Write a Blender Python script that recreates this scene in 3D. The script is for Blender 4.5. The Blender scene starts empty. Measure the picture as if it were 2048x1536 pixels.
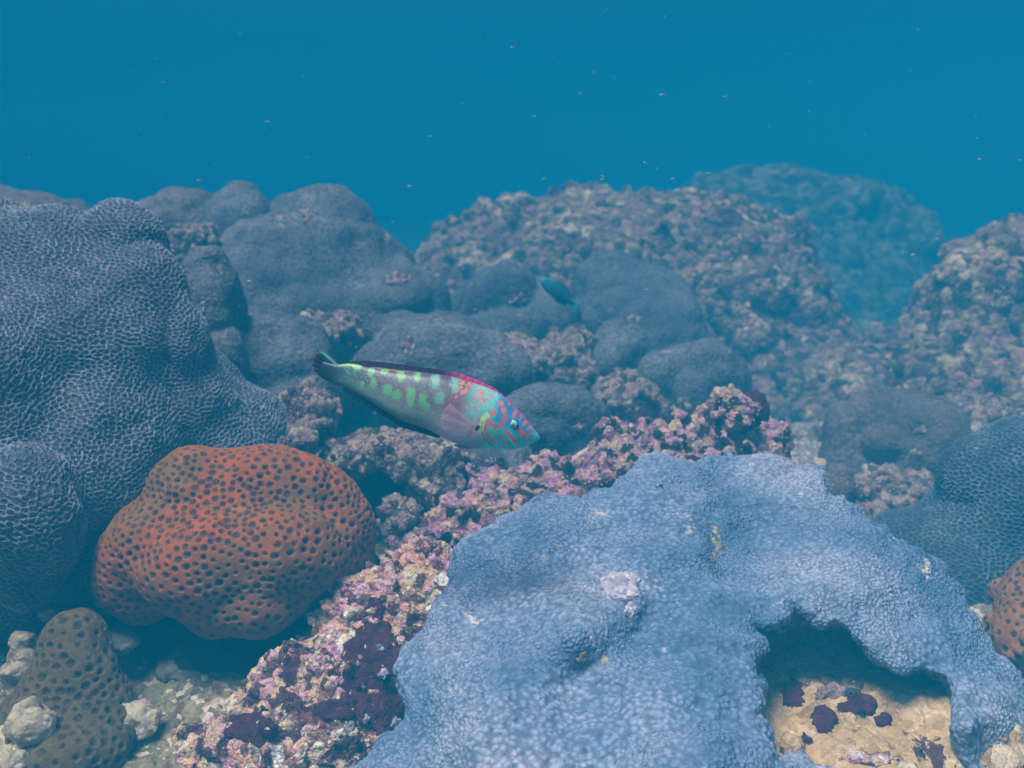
import bpy, math, random
import numpy as np
import openvdb
from mathutils import Matrix, Vector
R = math.radians
random.seed(7)
rng = np.random.default_rng(11)
sc = bpy.context.scene
C = sc.collection

# ------------------------------------------------------------------ camera
F = 1967.0                      # focal length in photo pixels (2048 wide)
PITCH = R(12.0)
cam_d = bpy.data.cameras.new('camera')
cam = bpy.data.objects.new('camera', cam_d)
C.objects.link(cam)
cam.rotation_euler = (R(90) - PITCH, 0, 0)
cam_d.sensor_width = 36.0
cam_d.lens = 36.0 * F / 2048.0
cam_d.clip_start = 0.02
cam_d.clip_end = 300
cam_d.dof.use_dof = True
cam_d.dof.focus_distance = 0.97
cam_d.dof.aperture_fstop = 6.3
sc.camera = cam
# ------------------------------------------------------------------ world: daylight that has come down through the sea
w = bpy.data.worlds.new('World')
sc.world = w
w.use_nodes = True
SUN_EL, SUN_AZ = R(72), R(-120)          # azimuth measured from +Y towards +X: behind and left of the camera
nt = w.node_tree
bg = nt.nodes['Background']
sky = nt.nodes.new('ShaderNodeTexSky')
sky.sky_type = 'NISHITA'
sky.sun_disc = False
sky.sun_elevation = SUN_EL
sky.sun_rotation = SUN_AZ
tc = nt.nodes.new('ShaderNodeTexCoord')
sp = nt.nodes.new('ShaderNodeSeparateXYZ')
mr = nt.nodes.new('ShaderNodeMapRange')
mr.interpolation_type = 'SMOOTHSTEP'
mr.inputs['From Min'].default_value = 0.10
mr.inputs['From Max'].default_value = 0.75
tint = nt.nodes.new('ShaderNodeMix'); tint.data_type = 'RGBA'
tint.inputs[6].default_value = (0.0, 0.26, 0.42, 1)      # light that crosses a long way of water
tint.inputs[7].default_value = (0.78, 0.92, 1.0, 1)      # light from overhead
mul = nt.nodes.new('ShaderNodeMix'); mul.data_type = 'RGBA'; mul.blend_type = 'MULTIPLY'
mul.inputs[0].default_value = 1.0
nt.links.new(tc.outputs['Generated'], sp.inputs[0])
nt.links.new(sp.outputs['Z'], mr.inputs['Value'])
nt.links.new(mr.outputs[0], tint.inputs[0])
nt.links.new(sky.outputs[0], mul.inputs[6])
nt.links.new(tint.outputs[2], mul.inputs[7])
nt.links.new(mul.outputs[2], bg.inputs['Color'])
bg.inputs['Strength'].default_value = 0.10
# ------------------------------------------------------------------ sun
sun_d = bpy.data.lights.new('sun', 'SUN')
sun = bpy.data.objects.new('sun', sun_d)
C.objects.link(sun)
sun_d.energy = 5.0
sun_d.angle = R(22)                      # spread by the rippled surface
sun_d.color = (1.0, 0.965, 0.90)
sdir = Vector((math.sin(SUN_AZ) * math.cos(SUN_EL), math.cos(SUN_AZ) * math.cos(SUN_EL), math.sin(SUN_EL)))
sun.rotation_euler = sdir.to_track_quat('Z', 'Y').to_euler()
# ------------------------------------------------------------------ exposure and render settings
sc.view_settings.view_transform = 'Standard'
sc.view_settings.look = 'None'
sc.view_settings.exposure = 0.62
sc.view_settings.gamma = 1
sc.render.engine = 'CYCLES'
cy = sc.cycles
cy.use_denoising = True
cy.max_bounces = 5
cy.diffuse_bounces = 2
cy.glossy_bounces = 2
cy.transparent_max_bounces = 8
cy.volume_bounces = 1
cy.sample_clamp_indirect = 4
cy.use_adaptive_sampling = True
cy.adaptive_threshold = 0.01

HAZE_D = 0.36
HAZE_COL = (0.006, 0.295, 0.490)

# ------------------------------------------------------------------ small helpers
cp, spi = math.cos(PITCH), math.sin(PITCH)
def P(px, py, d):
    """point seen at photo pixel (px, py), d metres along the view axis"""
    x = (px - 1024.0) * d / F
    v = (768.0 - py) * d / F
    return np.array([x, d * cp + v * spi, -d * spi + v * cp])
def to_view(p):
    d = p[..., 1] * cp - p[..., 2] * spi
    v = p[..., 1] * spi + p[..., 2] * cp
    dd = np.maximum(d, 0.05)
    return 1024 + p[..., 0] * F / dd, 768 - v * F / dd, d
def lin(c):
    c = np.array(c, float) / 255.0
    return np.where(c <= 0.04045, c / 12.92, ((c + 0.055) / 1.055) ** 2.4)
def A(*c):
    """base colour from an eight bit tone"""
    return tuple(float(x) for x in np.clip(lin(c), 0.004, 0.9)) + (1.0,)

def hash3(ix, iy, iz, s=0):
    h = (ix * 374761393 + iy * 668265263 + iz * 2147483647 + s * 1274126177) & 0xFFFFFFFF
    h = ((h ^ (h >> 13)) * 1274126177) & 0xFFFFFFFF
    h = ((h ^ (h >> 15)) * 2246822519) & 0xFFFFFFFF
    return ((h ^ (h >> 16)) & 0xFFFFFF).astype(np.float32) / float(0xFFFFFF)
def vnoise(p, s=0):
    f = np.floor(p); i = f.astype(np.int64); t = (p - f).astype(np.float32)
    t = t * t * t * (t * (t * 6 - 15) + 10)
    out = 0
    for dx in (0, 1):
        wx = t[:, 0] if dx else 1 - t[:, 0]
        for dy in (0, 1):
            wy = t[:, 1] if dy else 1 - t[:, 1]
            for dz in (0, 1):
                wz = t[:, 2] if dz else 1 - t[:, 2]
                out = out + wx * wy * wz * hash3(i[:, 0] + dx, i[:, 1] + dy, i[:, 2] + dz, s)
    return out * 2 - 1
def fbm(p, octaves=4, s=0, gain=0.5):
    a, o, n = 1.0, 0, 0
    for k in range(octaves):
        o = o + a * vnoise(p * (2.03 ** k) + 17.3 * k, s + k)
        n += a; a *= gain
    return o / n

def mesh_from(name, v, q):
    me = bpy.data.meshes.new(name)
    v = np.asarray(v, np.float32); q = np.asarray(q, np.int32)
    k = q.shape[1]
    me.vertices.add(len(v)); me.vertices.foreach_set('co', v.ravel())
    me.loops.add(q.size); me.loops.foreach_set('vertex_index', q.ravel())
    me.polygons.add(len(q))
    me.polygons.foreach_set('loop_start', np.arange(0, q.size, k, dtype=np.int32))
    me.polygons.foreach_set('use_smooth', np.ones(len(q), bool))
    me.update(calc_edges=True)
    me.validate()
    return me
def link(name, me, mat=None, parent=None, loc=None):
    o = bpy.data.objects.new(name, me)
    C.objects.link(o)
    if mat: me.materials.append(mat)
    if parent: o.parent = parent
    if loc is not None: o.location = [float(c) for c in loc]
    return o
def tag(o, label=None, cat=None, group=None, kind=None):
    if label: o['label'] = label
    if cat: o['category'] = cat
    if group: o['group'] = group
    if kind: o['kind'] = kind
    return o
def empty(name, loc):
    o = bpy.data.objects.new(name, None); C.objects.link(o)
    o.empty_display_size = 0.05
    o.location = [float(c) for c in loc]
    return o

def normals(v, q):
    a = v[q[:, 2]] - v[q[:, 0]]; b = v[q[:, 3]] - v[q[:, 1]]
    n = np.cross(a, b)
    vn = np.zeros_like(v)
    for k in range(4): np.add.at(vn, q[:, k], n)
    return vn / np.maximum(np.linalg.norm(vn, axis=1, keepdims=True), 1e-12)

class Field:
    """a signed distance field on a grid of cubes, meshed at zero"""
    def __init__(s, lo, hi, vox):
        s.lo = np.array(lo, float) - 3 * vox; s.vox = vox
        s.n = np.ceil((np.array(hi) + 3 * vox - s.lo) / vox).astype(int) + 1
        s.ax = [(s.lo[k] + vox * np.arange(s.n[k])).astype(np.float32) for k in range(3)]
        s.f = np.full(tuple(s.n), 1.0, np.float32)
    def blob(s, c, r, k=0.03, rot=None, sub=False):
        c = np.asarray(c, float); r = np.asarray(r, float) * np.ones(3)
        ext = r.max() * 1.35 + k * 1.5 + 2 * s.vox if (rot is not None) else r * 1.35 + k * 1.5 + 2 * s.vox
        i0 = np.clip(((c - ext - s.lo) / s.vox).astype(int), 0, s.n)
        i1 = np.clip(((c + ext - s.lo) / s.vox).astype(int) + 2, 0, s.n)
        if (i1 <= i0).any(): return
        sl = tuple(slice(a, b) for a, b in zip(i0, i1))
        x = (s.ax[0][sl[0]] - c[0])[:, None, None]; y = (s.ax[1][sl[1]] - c[1])[None, :, None]; z = (s.ax[2][sl[2]] - c[2])[None, None, :]
        if rot is not None:
            m = np.array(rot.to_matrix()).T
            x, y, z = (m[k][0] * x + m[k][1] * y + m[k][2] * z for k in range(3))
        k0 = np.sqrt((x / r[0]) ** 2 + (y / r[1]) ** 2 + (z / r[2]) ** 2) + 1e-9
        k1 = np.sqrt((x / r[0] ** 2) ** 2 + (y / r[1] ** 2) ** 2 + (z / r[2] ** 2) ** 2) + 1e-9
        d = np.minimum(k0 * (k0 - 1) / k1, 1.0).astype(np.float32)
        o = s.f[sl]
        if sub:
            d = -d
            h = np.clip(0.5 + 0.5 * (o - d) / k, 0, 1)
            s.f[sl] = d + (o - d) * h + k * h * (1 - h)
        else:
            h = np.clip(0.5 + 0.5 * (o - d) / k, 0, 1)
            s.f[sl] = o + (d - o) * h - k * h * (1 - h)
    def surface_points(s, n, cond=None):
        idx = np.argwhere(np.abs(s.f) < s.vox * 0.7)
        if len(idx) == 0: return np.zeros((0, 3))
        idx = idx[rng.integers(0, len(idx), n)]
        return s.lo + idx * s.vox
    def quads(s):
        g = openvdb.FloatGrid(background=1.0)
        g.copyFromArray(np.ascontiguousarray(s.f))
        p, q = g.convertToQuads(isovalue=0.0)
        v = p.astype(np.float64) * s.vox + s.lo
        q = q.astype(np.int64)
        return v, q

def roughen(v, q, amps, seed=0):
    """amps: (amplitude, wavelength, kind)"""
    for k, (a, wl, kind) in enumerate(amps):
        n = normals(v, q)
        p = v / wl + seed * 3.7
        if kind == 'fbm': h = fbm(p, 3, seed + k)
        elif kind == 'lobe': h = np.abs(vnoise(p, seed + k)) * 2.2 - 0.6
        elif kind == 'ridge': h = 1 - 2 * np.abs(fbm(p, 3, seed + k))
        else: h = np.abs(fbm(p, 3, seed + k)) * 2 - 0.5
        v = v + n * (a * h)[:, None]
    return v
def finish(name, v, q, mat, label, cat, group=None, base=None):
    base = np.array([(v[:, 0].min() + v[:, 0].max()) / 2, (v[:, 1].min() + v[:, 1].max()) / 2, v[:, 2].min()]) if base is None else base
    o = link(name, mesh_from(name, v - base, q), mat, None, base)
    return tag(o, label, cat, group)

# ------------------------------------------------------------------ materials
class Mat:
    def __init__(s, name):
        s.m = bpy.data.materials.new(name); s.m.use_nodes = True
        s.t = s.m.node_tree; s.b = s.t.nodes['Principled BSDF']; s.out = s.t.nodes['Material Output']
        s.b.inputs['Roughness'].default_value = 0.85
        s.b.inputs['Specular IOR Level'].default_value = 0.12
        s.co = s.n('ShaderNodeTexCoord').outputs['Object']
    def n(s, t, **kw):
        x = s.t.nodes.new(t)
        for k, v in kw.items(): setattr(x, k, v)
        return x
    def put(s, sock, v):
        if hasattr(v, 'is_output'): s.t.links.new(v, sock)
        else: sock.default_value = v
    def math(s, op, a, b=0.0, c=None):
        x = s.n('ShaderNodeMath', operation=op)
        s.put(x.inputs[0], a); s.put(x.inputs[1], b)
        if c is not None: s.put(x.inputs[2], c)
        return x.outputs[0]
    def noise(s, scale, detail=4, rough=0.55, co=None, dist=0.0):
        x = s.n('ShaderNodeTexNoise')
        s.put(x.inputs['Vector'], co or s.co); x.inputs['Scale'].default_value = scale
        x.inputs['Detail'].default_value = detail; x.inputs['Roughness'].default_value = rough
        x.inputs['Distortion'].default_value = dist
        return x.outputs
    def vor(s, scale, feat='F1', rand=1.0, co=None, smooth=None):
        x = s.n('ShaderNodeTexVoronoi', feature=feat)
        s.put(x.inputs['Vector'], co or s.co); x.inputs['Scale'].default_value = scale
        x.inputs['Randomness'].default_value = rand
        if smooth is not None: x.inputs['Smoothness'].default_value = smooth
        return x.outputs
    def step(s, v, a, b, lo=0.0, hi=1.0):
        x = s.n('ShaderNodeMapRange', interpolation_type='SMOOTHSTEP')
        s.put(x.inputs['Value'], v)
        for k, val in (('From Min', a), ('From Max', b), ('To Min', lo), ('To Max', hi)): x.inputs[k].default_value = val
        return x.outputs[0]
    def mix(s, f, a, b, mode='MIX'):
        x = s.n('ShaderNodeMix', data_type='RGBA', blend_type=mode)
        s.put(x.inputs[0], f); s.put(x.inputs[6], a); s.put(x.inputs[7], b)
        return x.outputs[2]
    def ramp(s, v, stops, mode='LINEAR'):
        x = s.n('ShaderNodeValToRGB'); r = x.color_ramp; r.interpolation = mode
        while len(r.elements) < len(stops): r.elements.new(0.5)
        for e, (p, c) in zip(r.elements, stops): e.position = p; e.color = c
        s.put(x.inputs[0], v)
        return x.outputs[0]
    def warp(s, scale, amt, co=None):
        n = s.noise(scale, 3)[1]
        x = s.n('ShaderNodeVectorMath', operation='MULTIPLY_ADD')
        s.put(x.inputs[0], n); x.inputs[1].default_value = (amt,) * 3; s.put(x.inputs[2], co or s.co)
        return x.outputs[0]
    def scale(s, vec, co=None):
        x = s.n('ShaderNodeVectorMath', operation='MULTIPLY')
        s.put(x.inputs[0], co or s.co); x.inputs[1].default_value = vec
        return x.outputs[0]
    def done(s, col, height=None, amp=0.002):
        s.put(s.b.inputs['Base Color'], col)
        if height is not None:
            d = s.n('ShaderNodeDisplacement')
            d.inputs['Midlevel'].default_value = 0.5; d.inputs['Scale'].default_value = amp
            s.put(d.inputs['Height'], height)
            s.t.links.new(d.outputs[0], s.out.inputs['Displacement'])
            s.m.displacement_method = 'BOTH'
        return s.m

def cell_attr(m):
    a = m.n('ShaderNodeAttribute', attribute_name='cell')
    x = m.n('ShaderNodeSeparateColor'); m.put(x.inputs[0], a.outputs['Color'])
    return x.outputs
def mat_honeycomb(name, pit, wall, wall2, amp=0.0035):
    m = Mat(name)
    f1, e, rnd = cell_attr(m)
    fine = m.noise(420, 4, 0.65)[0]
    ee = m.math('ADD', e, m.math('MULTIPLY_ADD', m.noise(160, 4, 0.7)[0], 0.5, -0.25))
    wallm = m.step(ee, 0.0, 0.62, 1.0, 0.0)
    patchy = m.step(m.noise(16, 5, 0.65)[0], 0.36, 0.66)
    wc = m.mix(patchy, wall2, wall)
    wc = m.mix(m.step(m.noise(70, 4, 0.6)[0], 0.36, 0.62, 0.6, 0.0), wc, wall2)
    wc = m.mix(m.math('MULTIPLY', fine, 0.5), wc, tuple(0.5 * c for c in wall2[:3]) + (1,))
    pc = m.mix(m.math('MULTIPLY', rnd, 0.35), pit, wall2)
    col = m.mix(wallm, pc, wc)
    grey = m.step(m.noise(10, 6, 0.68)[0], 0.60, 0.72)
    col = m.mix(m.math('MULTIPLY', grey, 0.35), col, A(150, 140, 140))
    h = m.math('ADD', m.math('MULTIPLY', wallm, 0.85), m.math('MULTIPLY', fine, 0.3))
    return m.done(col, h, amp)

def mat_star(name, pit, wall, wall2, wall3, amp=0.004):
    m = Mat(name)
    f1, e, rnd = cell_attr(m)
    d = m.math('ADD', f1, m.math('MULTIPLY_ADD', m.noise(260, 4, 0.7)[0], 0.40, -0.20))
    d = m.math('ADD', d, m.math('MULTIPLY_ADD', rnd, 0.22, -0.11))
    mask = m.step(d, 0.12, 0.52)
    mask = m.math('MULTIPLY', mask, m.step(m.noise(5, 3)[0], 0.35, 0.7, 1.0, 1.0))
    rim = m.step(d, 0.38, 0.60, 1.0, 0.0)
    big = m.step(m.noise(8.5, 5, 0.62, dist=0.4)[0], 0.42, 0.60)
    wc = m.mix(big, wall, wall2)
    wc = m.mix(m.step(m.noise(22, 5, 0.6)[0], 0.52, 0.72, 0, 0.75), wc, wall3)
    fine = m.noise(380, 5, 0.7)[0]
    wc = m.mix(m.step(fine, 0.35, 0.65, 0.0, 0.5), wc, tuple(0.45 * c for c in wall[:3]) + (1,))
    wc = m.mix(m.step(m.noise(60, 4, 0.6)[0], 0.40, 0.60, 0.35, 0.0), wc, tuple(0.5 * c for c in wall2[:3]) + (1,))
    wc = m.mix(m.math('MULTIPLY', rim, 0.45), wc, wall3)
    pc = m.mix(m.step(m.noise(40, 2)[0], 0.35, 0.65), pit, tuple(2.0 * c for c in pit[:3]) + (1,))
    col = m.mix(mask, pc, wc)
    scar = m.step(m.noise(12, 2, 0.4)[0], 0.72, 0.76)
    col = m.mix(m.math('MULTIPLY', scar, 0.6), col, A(170, 165, 150))
    h = m.math('ADD', m.math('MULTIPLY', mask, 0.75), m.math('MULTIPLY', fine, 0.25))
    return m.done(col, h, amp)

def mat_granular(name, grain, cols, spot, amp=0.003, dens=0.5):
    """fine polyps, tone drifting in patches"""
    m = Mat(name)
    co = m.warp(60.0, 0.004)
    v = m.vor(1 / grain, 'F1', 1.0, co)
    vb = m.vor(0.62 / grain, 'F1', 1.0, co)
    sz = m.step(m.noise(9, 4)[0], 0.42, 0.58)
    dd = m.math('ADD', m.math('MULTIPLY', v[0], m.math('SUBTRACT', 1.0, sz)), m.math('MULTIPLY', vb[0], sz))
    knob = m.step(m.math('ADD', dd, m.math('MULTIPLY_ADD', m.noise(200, 3, 0.7)[0], 0.5, -0.25)), 0.10, 0.85, 1.0, 0.0)
    v2 = m.vor(0.45 / grain, 'F1', 1.0, co)
    n1 = m.noise(6.0, 6, 0.62)[0]
    base = m.ramp(n1, [(0.34, cols[0]), (0.46, cols[1]), (0.56, cols[2]), (0.68, cols[3])])
    g = m.noise(130, 5, 0.7)[0]
    base = m.mix(m.step(g, 0.35, 0.65, 0.5, 0.0), base, cols[0])
    base = m.mix(m.step(m.noise(3.2, 3, 0.5)[0], 0.46, 0.66, 0.0, 0.28), base, cols[3])
    base = m.mix(m.step(m.noise(11, 5, 0.65, dist=0.6)[0], 0.56, 0.68, 0.0, 0.6), base, tuple(0.6 * c for c in cols[0][:3]) + (1,))
    col = m.mix(m.math('MULTIPLY', m.math('SUBTRACT', 1.0, knob), 0.68), base, tuple(0.35 * c for c in cols[0][:3]) + (1,))
    tip = m.step(v2[0], 0.08, 0.22, 1.0, 0.0)
    col = m.mix(m.math('MULTIPLY', tip, m.step(m.noise(14, 4)[0], 0.45, 0.62, 0, 0.45)), col, cols[3])
    sm = m.step(m.noise(17, 6, 0.68, dist=0.3)[0], 0.66 - 0.08 * dens, 0.74 - 0.08 * dens)
    sm = m.math('MULTIPLY', sm, m.step(m.noise(90, 3)[0], 0.40, 0.52))
    col = m.mix(m.math('MULTIPLY', sm, 0.75), col, spot)
    h = m.math('ADD', m.math('MULTIPLY', knob, 0.5), m.math('MULTIPLY', g, 0.5))
    h = m.math('ADD', h, m.math('MULTIPLY_ADD', m.noise(38, 3)[0], 1.2, -0.6))
    return m.done(col, h, amp)

def mat_crust(name, pal, lump, amp=0.006, maroon=0.0, contrast=1.0, dark=None):
    """rock overgrown with coralline algae: nodules, each with its own tint"""
    m = Mat(name)
    co = m.warp(0.35 / lump, lump * 0.9)
    co = m.warp(1.3 / lump, lump * 0.35, co)
    v = m.vor(1 / lump, 'F1', 1.0, co)
    vs = m.vor(2.7 / lump, 'F1', 1.0, co)
    vb = m.vor(0.36 / lump, 'F1', 1.0, co)
    def ch(o, k):
        x = m.n('ShaderNodeSeparateColor'); m.put(x.inputs[0], o[1]); return x.outputs[k]
    k = len(pal)
    stops = [((i + 0.5) / k, c) for i, c in enumerate(pal)]
    n1 = m.noise(0.12 / lump, 4, 0.6)[0]
    sel = m.math('ADD', m.math('MULTIPLY', ch(v, 0), 0.62), m.math('MULTIPLY_ADD', n1, 1.3, -0.46))
    c1 = m.ramp(sel, stops)
    sel2 = m.math('ADD', m.math('MULTIPLY', ch(vs, 1), 0.55), m.math('MULTIPLY', ch(vb, 1), 0.45))
    c2 = m.ramp(sel2, [(1 - p, c) for p, c in reversed(stops)])
    sel3 = m.math('ADD', ch(vb, 2), m.math('MULTIPLY_ADD', m.noise(1.2 / lump, 4, 0.65)[0], 0.6, -0.3))
    c3 = m.ramp(sel3, stops)
    col = m.mix(m.step(m.noise(0.55 / lump, 3)[0], 0.40, 0.60), c1, c2)
    col = m.mix(m.step(m.noise(0.3 / lump, 4)[0], 0.52, 0.60, 0, 0.8), col, c3)
    fine = m.noise(2.6 / lump, 5, 0.7)[0]
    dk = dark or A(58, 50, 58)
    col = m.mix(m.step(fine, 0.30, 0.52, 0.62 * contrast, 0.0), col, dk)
    col = m.mix(m.step(v[0], 0.50, 0.95, 0.0, 0.7 * contrast), col, dk)  # gaps between nodules darkened: crevice shade put into the colour
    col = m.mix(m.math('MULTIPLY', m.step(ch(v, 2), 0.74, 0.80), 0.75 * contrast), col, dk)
    tip = m.math('MULTIPLY', m.step(vs[0], 0.08, 0.30, 1.0, 0.0), m.step(ch(vs, 0), 0.55, 0.62))
    col = m.mix(m.math('MULTIPLY', tip, 0.8), col, pal[-1])
    if maroon > 0:
        mm = m.step(m.noise(0.13 / lump, 6, 0.68, dist=0.5)[0], 0.64 - 0.12 * maroon, 0.67 - 0.12 * maroon)
        col = m.mix(m.math('MULTIPLY', mm, 0.92), col, A(66, 20, 42))
    h = m.math('ADD', m.step(v[0], 0.0, 0.9, 0.9, 0.1), m.math('MULTIPLY', m.step(vs[0], 0.0, 0.8, 1.0, 0.0), 0.25))
    h = m.math('ADD', h, m.math('MULTIPLY_ADD', fine, 0.45, -0.35))
    return m.done(col, h, amp)

def mat_plain(name, col, rough=0.8, spec=0.12):
    m = Mat(name)
    n = m.noise(90, 4)[0]
    c = m.mix(m.step(n, 0.35, 0.65), col, tuple(0.6 * x for x in col[:3]) + (1,))
    m.b.inputs['Roughness'].default_value = rough
    m.b.inputs['Specular IOR Level'].default_value = spec
    return m.done(c)

M_honey = mat_honeycomb('blue_grey_honeycomb_coral', A(64, 64, 80), A(186, 186, 192), A(126, 124, 138), 0.0035)
M_honey2 = mat_honeycomb('blue_honeycomb_coral', A(44, 50, 66), A(150, 160, 170), A(90, 100, 118), 0.003)
M_orange = mat_star('orange_star_coral', A(74, 48, 48), A(182, 88, 36), A(132, 96, 56), A(164, 118, 72), 0.005)
M_rust = mat_star('rust_brown_coral', A(60, 40, 42), A(164, 100, 62), A(136, 98, 70), A(170, 130, 90), 0.003)
M_brown = mat_star('brown_star_coral', A(62, 50, 42), A(112, 88, 54), A(98, 84, 56), A(132, 110, 74), 0.005)
M_plate = mat_granular('lavender_plate_coral', 0.0038, [A(90, 116, 146), A(132, 148, 176), A(166, 170, 194), A(210, 198, 210)], A(238, 208, 184), 0.0036)
M_mound = mat_granular('grey_mound_coral', 0.0055, [A(82, 82, 94), A(110, 108, 116), A(132, 126, 128), A(164, 154, 150)], A(196, 172, 156), 0.003, 0.5)
M_mound_b = mat_granular('brown_mound_coral', 0.006, [A(100, 86, 86), A(128, 110, 106), A(148, 130, 122), A(168, 148, 138)], A(176, 156, 144), 0.004, 0.5)
PINK = [A(110, 40, 52), A(176, 116, 130), A(234, 176, 206), A(204, 190, 130), A(240, 158, 146), A(250, 222, 160), A(255, 250, 236)]
M_crust = mat_crust('pink_coralline_crust', PINK, 0.0115, 0.010, 0.6, 1.15, A(70, 36, 44))
MAUVE = [A(90, 58, 66), A(150, 98, 130), A(204, 138, 180), A(166, 148, 112), A(224, 156, 160), A(214, 184, 140), A(250, 226, 206)]
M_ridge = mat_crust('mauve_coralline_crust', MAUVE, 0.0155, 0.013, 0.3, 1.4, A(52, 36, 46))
BOULD = [A(88, 60, 58), A(128, 92, 92), A(156, 132, 98), A(120, 98, 96), A(184, 126, 124), A(190, 170, 118), A(240, 210, 174)]
M_boulder = mat_crust('mottled_boulder_crust', BOULD, 0.028, 0.016, 0, 1.1, A(48, 36, 44))
M_far = mat_crust('far_boulder_crust', [A(70, 70, 60), A(110, 108, 84), A(140, 132, 100), A(96, 90, 84), A(170, 156, 130)], 0.06, 0.03, 0, 1.0, A(44, 42, 44))
M_pinkrock = mat_crust('pink_rubble_crust', [A(84, 66, 68), A(124, 100, 104), A(160, 118, 124), A(134, 126, 100), A(186, 142, 144), A(176, 162, 132), A(226, 206, 184)], 0.015, 0.011, 0.15, 1.1)
M_cream = mat_crust('cream_rubble', [A(120, 104, 90), A(156, 138, 112), A(186, 166, 134), A(170, 140, 126), A(206, 188, 156), A(222, 206, 180)], 0.020, 0.005, 0, 0.35, A(122, 104, 96))
M_sandstone = mat_crust('sandy_stone', [A(96, 92, 76), A(116, 110, 90), A(136, 126, 102), A(120, 114, 98), A(150, 138, 116)], 0.02, 0.005, 0, 0.4, A(96, 90, 80))
M_tan = mat_crust('tan_rock_with_algae', [A(140, 106, 70), A(178, 142, 96), A(202, 166, 114), A(190, 150, 108), A(214, 180, 134), A(230, 204, 176)], 0.012, 0.004, 0.45, 0.35, A(130, 100, 70))
M_shade_rock = mat_crust('painted_shade_rock', [A(34, 32, 36), A(48, 44, 46), A(60, 56, 50), A(52, 52, 46), A(76, 68, 64)], 0.02, 0.010, 0.0, 0.8, A(24, 22, 26))  # rock colour lowered to stand in for shade under coral and in the cavity
M_redalg = mat_crust('maroon_algae', [A(58, 16, 38), A(74, 24, 46), A(88, 30, 52), A(70, 26, 48), A(104, 46, 66)], 0.010, 0.004, 0, 0.5, A(40, 12, 30))

M_scar = mat_crust('pale_scar', [A(120, 120, 150), A(160, 152, 176), A(186, 172, 188), A(200, 184, 180), A(220, 204, 200)], 0.009, 0.004, 0, 0.6, A(100, 100, 130))
M_tanscar = mat_crust('tan_scar', [A(110, 96, 76), A(150, 128, 96), A(180, 160, 126), A(140, 130, 130), A(200, 180, 160)], 0.010, 0.004, 0, 0.6, A(70, 66, 70))
# seabed: grey rubble near, pale sand between
def mat_seabed():
    m = Mat('rubble_and_sand')
    sep = m.n('ShaderNodeSeparateXYZ'); m.put(sep.inputs[0], m.co)
    co = m.warp(18, 0.02)
    v = m.vor(1 / 0.026, 'F1', 1.0, co); v2 = m.vor(1 / 0.008, 'F1', 1.0, co)
    def ch(o, k):
        x = m.n('ShaderNodeSeparateColor'); m.put(x.inputs[0], o[1]); return x.outputs[k]
    sand = m.mix(m.step(m.noise(120, 6, 0.72)[0], 0.35, 0.65), A(166, 150, 116), A(118, 106, 82))
    sand = m.mix(m.step(m.noise(22, 5, 0.6)[0], 0.42, 0.62, 0, 0.75), sand, A(92, 84, 68))
    sel = m.math('ADD', m.math('MULTIPLY', ch(v, 0), 0.6), m.math('MULTIPLY', ch(v2, 1), 0.4))
    reef = m.ramp(sel, [(0.0, A(88, 80, 88)), (0.25, A(140, 124, 120)), (0.45, A(170, 158, 128)), (0.6, A(190, 136, 146)), (0.75, A(150, 140, 140)), (1.0, A(240, 220, 196))])
    reef = m.mix(m.step(m.noise(60, 6, 0.72)[0], 0.34, 0.56, 0.8, 0), reef, A(74, 66, 76))
    n = m.math('ADD', m.noise(5.5, 6, 0.65)[0], m.step(sep.outputs['Y'], 1.1, 1.9, -0.12, 0.2))
    n = m.math('ADD', n, m.step(sep.outputs['X'], -0.55, 0.0, -0.06, 0.08))
    col = m.mix(m.step(n, 0.45, 0.56), sand, reef)
    col = m.mix(m.step(ch(v2, 0), 0.80, 0.86, 0, 0.6), col, A(236, 216, 196))
    col = m.mix(m.step(ch(v2, 2), 0.90, 0.93, 0, 0.6), col, A(92, 52, 62))
    h = m.math('ADD', m.math('MULTIPLY', m.step(v[0], 0, 0.8, 1, 0), 0.6), m.math('MULTIPLY', m.step(v2[0], 0, 0.8, 1, 0), 0.3))
    return m.done(col, h, 0.014)

# ------------------------------------------------------------------ the seabed, one sheet out to the haze
YP = np.array([-60, -1.0, 0.3, 0.9, 1.05, 1.35, 1.8, 2.3, 3.0, 4.5, 7, 70])
ZP = np.array([-0.8, -0.8, -0.66, -0.575, -0.56, -0.555, -0.575, -0.60, -0.64, -0.70, -0.78, -0.95])
def ground_z(x, y):
    p = np.stack([x, y, np.zeros_like(x)], 1)
    z = np.interp(y, YP, ZP)
    near = np.clip(1.5 - y / 12, 0.2, 1)
    z = z + fbm(p / 0.45, 3, 3) * 0.045 * near + fbm(p / 0.11, 3, 9) * 0.016 * near
    return z
def build_seabed():
    ny, nx = 620, 520
    t = np.linspace(0, 1, ny)
    yy = 0.45 * (70 / 0.45) ** t
    yy = np.concatenate([[-60, -20, -5, -1, 0.1], yy])
    a = np.linspace(-1, 1, nx)
    X = np.sign(a) * (np.abs(a) ** 1.3) * 0.9
    V = []
    for y in yy:
        half = max(abs(y), 1.0) * 1.0 + 0.15
        V.append(np.stack([a * half, np.full(nx, y)], 1))
    V = np.concatenate(V)
    z = ground_z(V[:, 0], V[:, 1])
    v = np.concatenate([V, z[:, None]], 1)
    r = np.arange(len(yy) - 1)[:, None] * nx + np.arange(nx - 1)[None, :]
    q = np.stack([r, r + 1, r + nx + 1, r + nx], -1).reshape(-1, 4)
    o = link('seabed', mesh_from('seabed', v, q), mat_seabed())
    tag(o, 'grey sandy seabed strewn with pink and cream rubble', None, None, 'structure')
build_seabed()

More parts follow.
